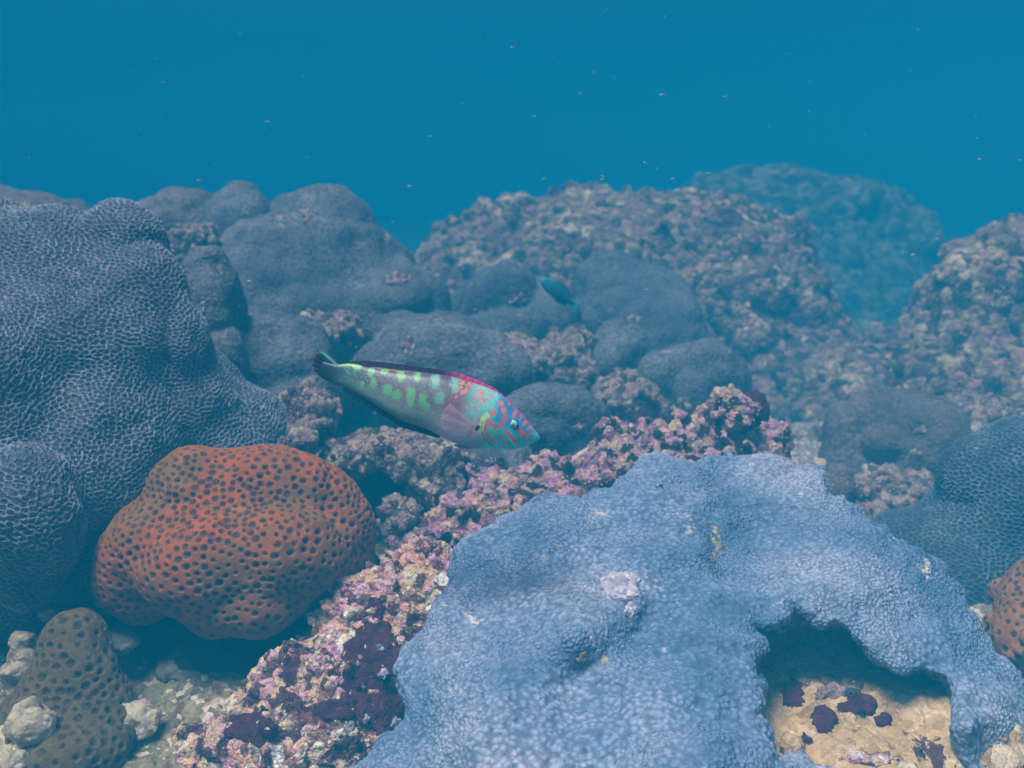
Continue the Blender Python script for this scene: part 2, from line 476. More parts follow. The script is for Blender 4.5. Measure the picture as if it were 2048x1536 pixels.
# ------------------------------------------------------------------ lumpy growths from merged blobs
def cells(me, v, spacing, stretch, vary=0.45):
    """polyps evenly spaced over the surface: distance to the nearest one and to the wall, kept per vertex"""
    from mathutils import kdtree
    w_ = v * np.array([1.0, 1.0, stretch])
    cell = spacing
    grid = {}; seeds = []
    order = rng.permutation(len(w_))
    keys = np.floor(w_ / cell).astype(int)
    s2 = ((spacing * (1 + vary * fbm(w_ / 0.05, 3, 77) + 0.20 * (rng.random(len(w_)) - 0.5))) ** 2).tolist()
    wl = w_.tolist(); kl = keys.tolist()
    nb = [(i, j, k) for i in (-1, 0, 1) for j in (-1, 0, 1) for k in (-1, 0, 1)]
    for i in order:
        x, y, z = wl[i]; kx, ky, kz = kl[i]; ok = True
        for a_, b_, c_ in nb:
            for (u0, u1, u2) in grid.get((kx + a_, ky + b_, kz + c_), ()):
                if (u0 - x) ** 2 + (u1 - y) ** 2 + (u2 - z) ** 2 < s2[i]: ok = False; break
            if not ok: break
        if ok:
            grid.setdefault((kx, ky, kz), []).append((x, y, z)); seeds.append((x, y, z))
    kd = kdtree.KDTree(len(seeds))
    for i, p in enumerate(seeds): kd.insert(p, i)
    kd.balance()
    rr = rng.random(len(seeds)).tolist()
    out = np.ones((len(w_), 4), np.float32)
    fn = kd.find_n
    for i, p in enumerate(wl):
        (c0, i0, d0), (c1, i1, d1) = fn(p, 2)
        out[i, 0] = d0; out[i, 1] = d1 - d0; out[i, 2] = rr[i0]
    out[:, :2] /= spacing
    at = me.color_attributes.new('cell', 'FLOAT_COLOR', 'POINT')
    at.data.foreach_set('color', out.ravel())
def growth(name, blobs, vox, mat, label, cat, group=None, k=0.03, rough=(), nod=None, cuts=(), seed=1, cell=None, foot=False):
    """blobs: (px, py, depth, rx px, rz px, ry as a share of rx)"""
    bl = []
    for b in blobs:
        px, py, d, rx, rz, dy = b
        c = P(px, py, d); u = d / F
        bl.append((c, np.array([rx * u, rx * u * dy, rz * u])))
    if foot:
        c, r = bl[0]
        g = float(ground_z(np.array([c[0]]), np.array([c[1]]))[0]) - 0.03
        top = c[2]
        if top - g > 0.02: bl.append((np.array([c[0], c[1], (top + g) / 2 - 0.01]), np.array([r[0] * 1.0, r[1] * 1.0, max((top - g) / 2 + 0.04, 0.05)])))
    lo = np.min([c - r for c, r in bl], 0); hi = np.max([c + r for c, r in bl], 0)
    m = 0.0 if nod is None else nod[2]
    f = Field(lo - m, hi + m, vox)
    for c, r in bl: f.blob(c, r, k)
    for (px, py, d, rx, rz, dy) in cuts:
        u = d / F
        f.blob(P(px, py, d), (rx * u, rx * u * dy, rz * u), k * 0.6, sub=True)
    if nod:
        n, r0, r1 = nod[:3]
        kk = nod[3] if len(nod) > 3 else 0.35
        for pnt in f.surface_points(n):
            rr = r0 + (r1 - r0) * random.random() ** 2.2
            f.blob(pnt, np.array([rr * random.uniform(.8, 1.3), rr * random.uniform(.8, 1.3), rr * random.uniform(.6, 1.1)]), rr * kk)
    v, q = f.quads()
    v = roughen(v, q, rough, seed)
    o = finish(name, v, q, mat, label, cat, group)
    if cell: cells(o.data, v, *cell)
    return o
def crust(name, parent, mat, px, py, rx, ry, h=0.003, seed=0, label=None):
    """a thin growth lying on part of a surface"""
    me = parent.data; n = len(me.vertices)
    v = np.empty(n * 3, np.float32); me.vertices.foreach_get('co', v); v = v.reshape(-1, 3).astype(float)
    q = np.empty(len(me.polygons) * 4, np.int32); me.polygons.foreach_get('vertices', q); q = q.reshape(-1, 4)
    wv = v + np.array(parent.location)
    nn = normals(v, q)
    x, y, d = to_view(wv)
    face = -(nn * (wv / np.linalg.norm(wv, axis=1, keepdims=True))).sum(1)
    near = ((np.abs(x - px) < 2.2 * rx) & (np.abs(y - py) < 2.2 * ry) & (face > 0.0))
    dmin = np.percentile(d[near], 10) if near.any() else 0
    e = np.hypot((x - px) / rx, (y - py) / ry) + 0.55 * fbm(wv / 0.03 + seed, 4, seed)
    e = np.where(near & (d < dmin + 0.12), e, 9.0)
    keep = (e[q] < 1.0).all(1)
    qq = q[keep]
    if len(qq) < 3: return None
    par = {}
    def find(i):
        while par.setdefault(i, i) != i:
            par[i] = par[par[i]]; i = par[i]
        return i
    for f4 in qq.tolist():
        r0 = find(f4[0])
        for i in f4[1:]: par[find(i)] = r0
    lab = np.array([find(f4[0]) for f4 in qq.tolist()])
    u_, c_ = np.unique(lab, return_counts=True)
    qq = qq[lab == u_[c_.argmax()]]          # one piece only
    ids, inv = np.unique(qq, return_inverse=True)
    qq = inv.reshape(-1, 4)
    lift = h * sm_(e[ids], 1.0, 0.75) * (1 + 0.5 * fbm(wv[ids] / 0.008, 3, seed + 3))
    top = v[ids] + nn[ids] * (lift - 0.0005)[:, None]
    bot = v[ids] - nn[ids] * 0.003
    k = len(ids)
    ed = {}
    for f4 in qq.tolist():
        for a_, b_ in zip(f4, f4[1:] + f4[:1]): ed[(a_, b_)] = ed.get((a_, b_), 0) + 1
    side = [(b_, a_, a_ + k, b_ + k) for (a_, b_) in ed if (b_, a_) not in ed]
    allq = np.concatenate([qq, qq[:, ::-1] + k] + ([np.array(side)] if side else []))
    o = link(name, mesh_from(name, np.concatenate([top, bot]), allq), mat, parent)
    if label: o['label'] = label
    return o
def sm_(x, a, b):
    t = np.clip((x - a) / (b - a), 0, 1); return t * t * (3 - 2 * t)

SOFT = ((0.012, 0.16, 'fbm'), (0.004, 0.05, 'fbm'))
# large honeycomb coral on the left
growth('honeycomb_coral', [
    (60, 760, 1.34, 300, 290, 0.8), (40, 580, 1.36, 150, 142, 1.1), (120, 512, 1.38, 82, 76, 1.2), (255, 540, 1.38, 96, 98, 1.1), (250, 690, 1.34, 150, 170, 1.0),
    (318, 600, 1.33, 66, 92, 1.2), (330, 760, 1.33, 120, 190, 0.9), (180, 880, 1.26, 170, 150, 0.9), (-60, 950, 1.2, 200, 330, 0.9), (120, 1010, 1.2, 140, 160, 0.8),
    (485, 880, 1.42, 64, 96, 1.2), (430, 800, 1.42, 44, 120, 1.2), (545, 900, 1.46, 20, 60, 1), (40, 1080, 1.12, 100, 170, 0.9), (225, 990, 1.22, 76, 110, 0.8), (400, 960, 1.36, 100, 130, 1), (-20, 470, 1.36, 70, 60, 1.1)],
    0.0024, M_honey, 'huge lobed blue grey coral covered in honeycomb pits at the left edge', 'coral', k=0.028,
    rough=((0.024, 0.17, 'lobe'), (0.014, 0.11, 'fbm'), (0.005, 0.04, 'fbm')), seed=3, cell=(0.0060, 1.4, 0.15))
# orange coral
growth('star_coral', [
    (430, 1035, 1.17, 150, 130, 0.85), (520, 985, 1.17, 120, 98, 0.9), (608, 1020, 1.18, 98, 118, 1.0), (340, 1090, 1.15, 120, 100, 0.9), (262, 1110, 1.14, 74, 84, 1.0),
    (238, 1165, 1.13, 52, 66, 1), (430, 1130, 1.12, 150, 110, 0.8), (570, 1110, 1.13, 140, 110, 0.85), (440, 1205, 1.14, 90, 54, 0.9), (662, 1070, 1.17, 62, 100, 1), (635, 1130, 1.15, 78, 66, 1), (520, 1190, 1.12, 120, 62, 1), (290, 1190, 1.15, 70, 56, 1)],
    0.0018, M_orange, 'rounded orange coral dotted all over with dark pits', 'coral', k=0.014,
    rough=((0.012, 0.12, 'lobe'), (0.008, 0.09, 'fbm'), (0.004, 0.032, 'fbm')), seed=5, cell=(0.0094, 1.15, 0.28), cuts=((335, 1285, 1.04, 34, 50, 1.5),))
growth('reef_rock', [(520, 1290, 1.19, 170, 90, 0.7), (330, 1230, 1.24, 130, 60, 0.8), (660, 1200, 1.22, 90, 110, .8), (420, 1300, 1.16, 60, 50, .8)], 0.006, M_shade_rock,
    'rock holding up the orange coral, its shade painted into the dark colour', 'rock', k=0.04, rough=((0.012, 0.08, 'fbm'),), nod=(60, 0.008, 0.02), seed=6)
# brown coral bottom left
growth('star_coral', [(150, 1330, 1.06, 66, 96, 0.9), (110, 1420, 1.04, 76, 90, 0.9), (180, 1410, 1.04, 72, 100, 0.9), (56, 1480, 1.03, 70, 76, 1), (140, 1490, 1.0, 124, 70, 1), (150, 1270, 1.08, 46, 40, 1)],
    0.002, M_brown, 'small olive brown coral with dark pits in the bottom left corner', 'coral', k=0.03, rough=((0.010, 0.08, 'fbm'), (0.004, 0.025, 'fbm')), seed=8, cell=(0.0112, 1.25))
# right honeycomb coral
growth('honeycomb_coral', [(2080, 1000, 1.42, 205, 180, 0.9), (1960, 1090, 1.42, 110, 110, 1.0), (1870, 1110, 1.42, 80, 75, 1.0), (1930, 1200, 1.38, 120, 120, 1), (2080, 1150, 1.4, 180, 160, 1), (1800, 1090, 1.46, 44, 40, 1)],
    0.0026, M_honey2, 'dark blue honeycomb coral behind the plate coral at the right edge', 'coral', k=0.045, rough=((0.020, 0.16, 'lobe'), (0.008, 0.1, 'fbm'), (0.003, 0.04, 'fbm')), seed=12, cell=(0.0066, 1.4, 0.15))
growth('crust_coral', [(2070, 1190, 1.12, 50, 80, 1), (2060, 1290, 1.08, 72, 80, 1), (2090, 1230, 1.10, 80, 90, 1)],
    0.0024, M_rust, 'orange brown knobbly coral peeping in at the right edge', 'coral', k=0.03, rough=((0.006, 0.06, 'fbm'),), nod=(40, 0.006, 0.014), seed=14, cell=(0.009, 1))

# ------------------------------------------------------------------ the lavender plate coral: a thick crusting sheet with a hole
PLATE = [(690, 1640), (718, 1540), (742, 1500), (790, 1462), (806, 1412), (796, 1345), (792, 1308), (826, 1268), (858, 1240), (880, 1182), (902, 1132), (930, 1090), (958, 1062), (1002, 1046),
         (1012, 1030), (1060, 1018), (1088, 1000), (1150, 999), (1172, 985), (1230, 975), (1256, 946), (1292, 926), (1315, 911), (1345, 926), (1380, 920), (1440, 916), (1452, 903), (1482, 908),
         (1540, 912), (1600, 932), (1648, 946), (1666, 976), (1720, 1012), (1762, 1058), (1830, 1092), (1880, 1142), (1914, 1202), (1960, 1262), (1992, 1312), (2050, 1372), (2150, 1470), (2150, 1640)]
HOLE = [(1578, 1216), (1602, 1220), (1640, 1242), (1690, 1267), (1742, 1302), (1766, 1332), (1802, 1350), (1832, 1347), (1852, 1339), (1880, 1356), (1894, 1382), (1886, 1420), (1892, 1462), (1916, 1502),
        (1935, 1540), (1900, 1600), (1640, 1535), (1556, 1512), (1532, 1472), (1520, 1440), (1521, 1380), (1510, 1312), (1526, 1297), (1530, 1270), (1514, 1250), (1545, 1256), (1570, 1237)]
def poly_sd(poly, X, Y):
    best = np.full(X.shape, 1e9); ins = np.zeros(X.shape, bool)
    for (x0, y0), (x1, y1) in zip(poly, poly[1:] + poly[:1]):
        dx, dy = x1 - x0, y1 - y0
        t = np.clip(((X - x0) * dx + (Y - y0) * dy) / (dx * dx + dy * dy + 1e-9), 0, 1)
        best = np.minimum(best, np.hypot(X - x0 - t * dx, Y - y0 - t * dy))
        c = ((y0 <= Y) != (y1 <= Y))
        with np.errstate(divide='ignore', invalid='ignore'):
            ins ^= c & (X < (x1 - x0) * (Y - y0) / (y1 - y0 + 1e-12) + x0)
    return np.where(ins, -best, best)
def plate_depth(px, py):
    d = np.interp(py, [800, 905, 980, 1060, 1200, 1350, 1536, 1700], [1.33, 1.235, 1.16, 1.09, 0.985, 0.895, 0.815, 0.77])
    d = d + 0.10 * np.clip((px - 1560) / 500, 0, 2) ** 2
    d = d + 0.06 * np.clip((1050 - px) / 330, 0, 1.5) ** 2
    for (x, y, r, a) in ((1130, 1062, 70, .018), (1150, 1270, 75, .03), (1240, 1180, 65, .018), (1500, 1075, 90, -.022), (1945, 1440, 55, .03), (1350, 1440, 170, .02), (1330, 1010, 130, .014),
                         (1700, 1100, 110, .016), (960, 1200, 90, -.012), (1430, 1240, 80, .012), (1000, 1420, 120, .015), (1160, 1350, 70, -.02), (1110, 1120, 40, -.014), (1600, 980, 60, .012), (1290, 1290, 60, -.01)):
        d = d - 1.5 * a * np.exp(-((px - x) ** 2 + (py - y) ** 2) / (r * r))
    # a fold: the left lobe overlaps the right one; another lobe overlaps at the bottom
    fold = 1400 + 34 * np.clip((py - 1040) / 90, 0, 1)
    d = d - 0.036 / (1 + np.exp((px - fold) / 7)) * np.exp(-((py - 1085) / 52) ** 2) * np.exp(-np.clip(1430 - px, 0, None) / 90)
    low = 1490 - 24 * np.sin((px - 1150) / 130)
    d = d - 0.032 / (1 + np.exp(-(py - low) / 6)) * np.exp(-((px - 1400) / 190) ** 4)
    return d
def build_plate():
    gx = np.arange(600, 2240, 3.0); gy = np.arange(820, 1720, 3.0)
    GX, GY = np.meshgrid(gx, gy, indexing='ij')
    jx = fbm(np.stack([GX.ravel() / 42, GY.ravel() / 42, 0 * GX.ravel()], 1), 4, 31).reshape(GX.shape) * 18
    jy = fbm(np.stack([GX.ravel() / 42, GY.ravel() / 42, 5 + 0 * GX.ravel()], 1), 4, 32).reshape(GX.shape) * 18
    sd = np.maximum(poly_sd(PLATE, GX + jx, GY + jy), -poly_sd(HOLE, GX + jx, GY + jy))
    dep = plate_depth(GX, GY)
    vox = 0.0034
    pts = np.array([P(x, y, d) for (x, y) in ((690, 1640), (2150, 1640), (690, 900), (2150, 900), (1400, 900)) for d in (0.74, 1.4)])
    lo = np.array([P(690, 1600, 0.98)[0] - .02, 0.62, -0.60]); hi = np.array([P(2140, 1500, 1.0)[0] + .02, 1.34, -0.27])
    f = Field(lo, hi, vox)
    ny = f.n[1]
    for i in range(f.n[0]):
        x = np.full((f.n[1], f.n[2]), f.ax[0][i])
        y = np.broadcast_to(f.ax[1][:, None], x.shape); z = np.broadcast_to(f.ax[2][None, :], x.shape)
        px, py, d = to_view(np.stack([x, y, z], -1))
        u = np.clip((px - gx[0]) / 3, 0, len(gx) - 1.001); v = np.clip((py - gy[0]) / 3, 0, len(gy) - 1.001)
        iu = u.astype(int); iv = v.astype(int); fu = u - iu; fv = v - iv
        def samp(g): return (g[iu, iv] * (1 - fu) + g[iu + 1, iv] * fu) * (1 - fv) + (g[iu, iv + 1] * (1 - fu) + g[iu + 1, iv + 1] * fu) * fv
        s2 = samp(sd) * d / F + 0.010
        th = 0.021
        mid = samp(dep) + th / 0.6
        q1 = np.abs(d - mid) * 0.6 - (th - 0.010)
        g = np.minimum(np.maximum(q1, s2), 0) + np.hypot(np.maximum(q1, 0), np.maximum(s2, 0)) - 0.010
        f.f[i] = np.minimum(g, 1.0)
    v, q = f.quads()
    v = roughen(v, q, ((0.012, 0.075, 'fbm'), (0.006, 0.030, 'fbm'), (0.0020, 0.010, 'fbm')), 21)
    finish('plate_coral', v, q, M_plate, 'broad lavender blue plate coral with a ragged hole, spread over the foreground', 'coral')
build_plate()

# ------------------------------------------------------------------ rock under and around the plate
growth('coralline_rock', [
    (470, 1530, 1.02, 130, 90, 0.8), (640, 1420, 1.06, 120, 120, 0.8), (700, 1360, 1.08, 120, 110, 0.8), (760, 1240, 1.12, 120, 90, 0.8),
    (850, 1170, 1.16, 100, 80, 0.8), (650, 1500, 1.0, 160, 110, 0.7), (780, 1450, 1.06, 120, 160, 0.7), (900, 1330, 1.12, 130, 140, 0.6), (560, 1430, 1.05, 80, 80, .8)],
    0.0042, M_crust, 'bright pink and cream nodular rock along the left side of the plate coral', 'rock', k=0.03,
    rough=((0.008, 0.05, 'fbm'), (0.004, 0.018, 'fbm')), nod=(420, 0.004, 0.017), seed=22)
rock = bpy.data.objects['coralline_rock']
crust('red_algae', rock, M_redalg, 762, 1350, 76, 132, 0.0035, 4)
crust('red_algae', rock, M_redalg, 505, 1455, 52, 36, 0.0035, 9)
crust('red_algae', rock, M_redalg, 690, 1420, 60, 26, 0.003, 15)
plate = bpy.data.objects['plate_coral']
crust('painted_pit', plate, M_shade_rock, 1318, 973, 14, 9, 0.001, 21)  # dark patch lying on the surface, painted for the shade of a hole
for kx, ky, kr in ((760, 1300, 13), (722, 1278, 10), (742, 1382, 8), (785, 1450, 14), (730, 1440, 12), (768, 1350, 7), (715, 1330, 9)):
    crust('barnacle', rock, M_scar, kx, ky, kr, kr, 0.007, kx)
crust('scar', plate, M_scar, 1238, 1172, 40, 30, 0.003, 3, 'pale pink knobbly scar on the blue plate')
crust('scar', plate, M_scar, 1262, 1222, 24, 20, 0.003, 5)
crust('scar', plate, M_tanscar, 1432, 1092, 16, 40, 0.001, 7, 'tan bare crack in the blue plate')
crust('scar', plate, M_tanscar, 1180, 1318, 44, 14, 0.001, 8)
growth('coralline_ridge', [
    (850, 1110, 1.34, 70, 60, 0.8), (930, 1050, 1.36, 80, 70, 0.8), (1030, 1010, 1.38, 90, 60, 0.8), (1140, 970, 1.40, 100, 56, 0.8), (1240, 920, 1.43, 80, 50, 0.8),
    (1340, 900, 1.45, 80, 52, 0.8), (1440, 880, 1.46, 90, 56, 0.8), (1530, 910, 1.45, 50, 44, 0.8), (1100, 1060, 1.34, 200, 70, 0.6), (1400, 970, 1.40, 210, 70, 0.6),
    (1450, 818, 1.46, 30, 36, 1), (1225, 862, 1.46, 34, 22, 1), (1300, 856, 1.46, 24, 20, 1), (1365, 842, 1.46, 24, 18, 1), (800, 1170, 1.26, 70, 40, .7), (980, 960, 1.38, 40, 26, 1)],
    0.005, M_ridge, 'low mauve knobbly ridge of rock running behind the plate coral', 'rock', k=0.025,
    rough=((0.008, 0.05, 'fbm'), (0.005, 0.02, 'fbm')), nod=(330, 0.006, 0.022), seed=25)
growth('tan_rock', [(1700, 1405, 1.03, 250, 46, .8), (1640, 1470, 0.97, 200, 44, .8), (1750, 1490, 0.96, 230, 48, .8), (1600, 1350, 1.09, 150, 60, .6), (1760, 1340, 1.12, 160, 60, .5), (1800, 1570, .93, 280, 60, .6)],
    0.0035, M_tan, 'sandy tan rock with maroon algae inside the hole of the plate coral', 'rock', k=0.05, rough=((0.018, 0.09, 'fbm'), (0.006, 0.03, 'fbm'), (0.002, 0.01, 'fbm')), nod=(110, 0.003, 0.009), seed=27)
tan = bpy.data.objects['tan_rock']
crust('red_algae', tan, M_redalg, 1720, 1410, 46, 26, 0.004, 2)
crust('red_algae', tan, M_pinkrock, 1660, 1375, 60, 26, 0.004, 31)
crust('red_algae', tan, M_crust, 1730, 1515, 70, 20, 0.004, 33)
crust('red_algae', tan, M_redalg, 1770, 1440, 22, 16, 0.004, 35)
crust('red_algae', tan, M_redalg, 1650, 1440, 28, 26, 0.004, 6)
crust('red_algae', tan, M_redalg, 1590, 1390, 24, 30, 0.004, 5)
crust('red_algae', tan, M_redalg, 1610, 1480, 20, 16, 0.004, 12)
growth('tube_sponge', [(1508, 812, 1.47, 28, 34, .9), (1508, 840, 1.47, 29, 30, .9)], 0.0035, M_redalg, 'dark maroon stubby sponge standing upright on the mauve ridge', 'sponge', k=0.02, rough=((0.003, 0.03, 'fbm'),), seed=28)

# ------------------------------------------------------------------ grey mounds
G = 'grey mound corals on the middle slope'
MS = ((0.028, 0.18, 'lobe'), (0.018, 0.13, 'fbm'), (0.006, 0.06, 'lobe'), (0.004, 0.025, 'fbm'))
mounds = [
 ([(30, 430, 2.2, 110, 62, 1), (110, 440, 2.2, 70, 52, 1)], 'low brownish mound coral showing above the big honeycomb coral', 'b'),
 ([(350, 470, 2.4, 92, 72, 1), (360, 560, 2.4, 130, 110, 1)], 'dark domed mound coral just right of the honeycomb coral top', 'b'),
 ([(480, 450, 2.3, 46, 52, 1), (500, 520, 2.25, 80, 90, 1)], 'narrow pointed grey mound coral between two broader domes', 'g'),
 ([(640, 476, 2.25, 100, 92, 1), (735, 580, 2.2, 115, 105, 1), (560, 560, 2.15, 160, 110, 1), (800, 620, 2.1, 110, 100, 1), (650, 640, 2.1, 180, 110, .8)], 'tallest grey mound coral with a broad peak on the left skyline', 'g'),
 ([(540, 700, 1.72, 92, 92, 1), (560, 790, 1.66, 110, 80, 1), (470, 740, 1.7, 60, 60, 1)], 'smooth grey mound coral behind the tail of the wrasse', 'g'),
 ([(870, 700, 1.8, 130, 88, 1), (960, 740, 1.75, 90, 70, 1), (780, 740, 1.75, 90, 60, 1)], 'wide grey mound coral right above the back of the wrasse', 'g'),
 ([(1030, 630, 2.35, 105, 78, 1), (940, 640, 2.4, 70, 50, 1)], 'grey mound coral under the small teal fish', 'g'),
 ([(1260, 620, 2.5, 130, 105, 1), (1330, 700, 2.4, 110, 100, 1)], 'broad bluish mound coral leaning on the middle boulder', 'g'),
 ([(1245, 710, 2.1, 66, 84, 1), (1215, 740, 2.05, 50, 60, 1)], 'small steep mound coral in front of the bluish one', 'g'),
 ([(1380, 780, 1.95, 84, 88, 1)], 'round grey mound coral above the middle of the mauve ridge', 'g'),
 ([(1130, 840, 1.65, 80, 60, 1), (1070, 860, 1.62, 60, 50, 1)], 'low grey mound coral right behind the head of the wrasse', 'g'),
 ([(960, 930, 1.5, 96, 60, 1)], 'flat grey mound coral directly below the belly of the wrasse', 'g'),
 ([(1800, 880, 1.9, 110, 62, 1)], 'flat dark mound coral to the left of the right honeycomb coral', 'b'),
 ([(1668, 970, 1.62, 40, 44, 1)], 'small dark mound coral tucked behind the right rim of the plate coral', 'b'),
 ([(420, 600, 1.6, 70, 110, 1), (440, 690, 1.56, 60, 80, 1)], 'grey coral lobe pressed against the right flank of the honeycomb coral', 'g'),
]
for k, (bl, lab, kind) in enumerate(mounds):
    vox = max(0.0048, bl[0][2] * 0.0033)
    mo = growth('mound_coral', bl, vox, M_mound if kind == 'g' else M_mound_b, lab, 'coral', G, k=0.05, rough=MS, seed=40 + k, foot=True)
    for j in range(2):
        px, py, d, rx, rz, dy = bl[j % len(bl)]
        crust('dead_patch', mo, M_pinkrock, px + random.uniform(-.6, .6) * rx, py - random.uniform(-.5, .6) * rz, rx * random.uniform(.12, .3), rz * random.uniform(.1, .28), 0.004, 300 + 7 * k + j)

# ------------------------------------------------------------------ boulders
BN = ((0.05, 0.34, 'fbm'), (0.02, 0.10, 'fbm'), (0.01, 0.035, 'fbm'))
growth('reef_boulder', [(1180, 640, 3.3, 290, 255, .9), (1390, 660, 3.2, 255, 255, .9), (980, 560, 3.3, 110, 150, 1), (920, 640, 3.2, 100, 140, 1), (1550, 760, 3.0, 140, 210, .9), (1620, 870, 2.75, 190, 170, .6), (1450, 580, 3.15, 150, 150, 1), (1760, 850, 2.6, 120, 110, .8), (1690, 950, 2.3, 160, 90, .7)],
    0.013, M_boulder, 'massive mottled pink and grey boulder in the middle distance', 'rock', k=0.16, rough=BN, nod=(700, 0.012, 0.04, 0.8), seed=60)
growth('reef_boulder', [(1560, 630, 5.0, 270, 260, .9), (1480, 475, 5.0, 130, 120, 1), (1720, 600, 5.0, 150, 200, 1), (1640, 720, 4.8, 260, 200, 1)],
    0.022, M_far, 'faint hazy boulder furthest away behind the middle one', 'rock', k=0.25, rough=((0.08, 0.5, 'fbm'), (0.03, 0.13, 'fbm')), nod=(200, 0.03, 0.08, 1.2), seed=62)
growth('reef_boulder', [(2010, 640, 2.5, 160, 165, .9), (1930, 700, 2.5, 105, 160, .9), (2090, 600, 2.55, 150, 140, 1), (1960, 800, 2.35, 170, 120, .9)],
    0.010, M_boulder, 'rough pink speckled boulder cut off by the right edge', 'rock', k=0.12, rough=((0.03, 0.25, 'fbm'), (0.014, 0.07, 'fbm'), (0.007, .028, 'fbm')), nod=(360, 0.01, 0.036, 1.0), seed=64)

# ------------------------------------------------------------------ smaller rocks and rubble
RN = ((0.008, 0.05, 'fbm'), (0.004, 0.018, 'fbm'))
small = [
 ([(1100, 740, 2.0, 90, 55, 1), (1050, 720, 2.0, 60, 40, 1), (1150, 700, 2.05, 40, 50, 1)], M_pinkrock, 'pink blotched rock between grey mounds above the head of the wrasse', (90, .008, .025)),
 ([(1250, 800, 1.8, 70, 46, 1)], M_pinkrock, 'pale knobbly rock below the small steep mound coral', (60, .008, .02)),
 ([(650, 660, 1.9, 60, 34, 1)], M_pinkrock, 'dark rubble heap with pale chips between grey mounds', (70, .006, .018)),
 ([(600, 830, 1.46, 62, 52, 1), (580, 880, 1.42, 56, 40, 1)], M_pinkrock, 'cream and pink rubble rock beside the honeycomb coral foot', (120, .005, .016)),
 ([(740, 900, 1.45, 74, 30, 1), (830, 905, 1.43, 90, 28, 1), (690, 930, 1.42, 46, 34, 1), (870, 960, 1.40, 60, 50, .8)], M_pinkrock, 'pink edged ledge overhanging a dark cavity below the wrasse', (160, .005, .016)),
 ([(1790, 1010, 1.66, 110, 60, 1), (1720, 1000, 1.64, 50, 50, 1), (1760, 1060, 1.6, 90, 40, 1)], M_pinkrock, 'pink and olive rubble rock between plate coral and right honeycomb coral', (140, .006, .02)),
 ([(385, 480, 2.05, 46, 30, 1)], M_pinkrock, 'bright pink crusted rock in the gap beside the honeycomb coral', (50, .006, .016)),
 ([(1770, 700, 2.95, 50, 44, 1)], M_boulder, 'small rock wedged between the middle and the right boulder', (50, .01, .03)),
 ([(1960, 850, 1.9, 110, 46, 1)], M_pinkrock, 'greenish rubble rock above the right honeycomb coral', (80, .008, .022)),
 ([(800, 1050, 1.36, 40, 46, 1)], M_pinkrock, 'knobbly grey rock stub right of the orange coral', (60, .005, .012)),
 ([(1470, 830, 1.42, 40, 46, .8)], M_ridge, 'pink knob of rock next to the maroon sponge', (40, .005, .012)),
 ([(770, 990, 1.55, 100, 70, .6)], M_shade_rock, 'back wall of the cavity beside the orange coral, painted dark as shade', (30, .008, .02)),
]
for k, (bl, mt, lab, nod) in enumerate(small):
    growth('rubble_rock', bl, max(0.0045, bl[0][2] * 0.0031), mt, lab, 'rock', 'rubble rocks between the corals', k=0.02, rough=RN, nod=nod, seed=80 + k)
stones = [
 ((268, 1442, 1.03, 32, 28, .9), 'squarish cream rubble stone lying right of the brown coral'),
 ((62, 1452, 0.97, 24, 44, .8), 'pale pink rubble stone leaning on the brown coral at the left edge'),
 ((20, 1510, 0.97, 60, 26, .9), 'low cream rubble stone in the very bottom left corner'),
 ((235, 1282, 1.14, 36, 18, .9), 'pale rubble stone in the shade below the left lobe of the orange coral'),
 ((48, 1340, 1.10, 26, 70, .9), 'pale crusted stone standing left of the brown coral'),
 ((330, 1395, 1.12, 44, 18, .9), 'grey domed stone below the orange coral'),
 ((1642, 928, 1.5, 10, 9, 1), 'tiny cream pebble behind the right shoulder of the plate coral'),
 ((612, 640, 1.86, 12, 16, 1), 'small pale upright chip on the rubble heap'),
 ((96, 1226, 1.14, 12, 10, 1), 'tiny yellowish pebble at the foot of the honeycomb coral'),
 ((390, 1330, 1.15, 66, 14, .9), 'flat sandy slab under the orange coral'),
]
for k, (b, lab) in enumerate(stones):
    px, py, d, rx, rz, dy = b
    bl = [b, (px + rx * .3, py + rz * .25, d - .01, rx * .7, rz * .75, dy), (px - rx * .35, py + rz * .2, d, rx * .65, rz * .7, dy)]
    growth('rubble_stone', bl, 0.0022 if d < 1.2 else 0.003, M_sandstone if ('domed' in lab or 'slab' in lab or 'shade' in lab) else M_cream, lab, 'stone', 'loose stones on the seabed', k=0.012, rough=((0.010 if rz > 25 else 0.002, 0.035, 'ridge'), (0.004, 0.016, 'fbm'), (0.0015, 0.006, 'fbm')), seed=120 + k)

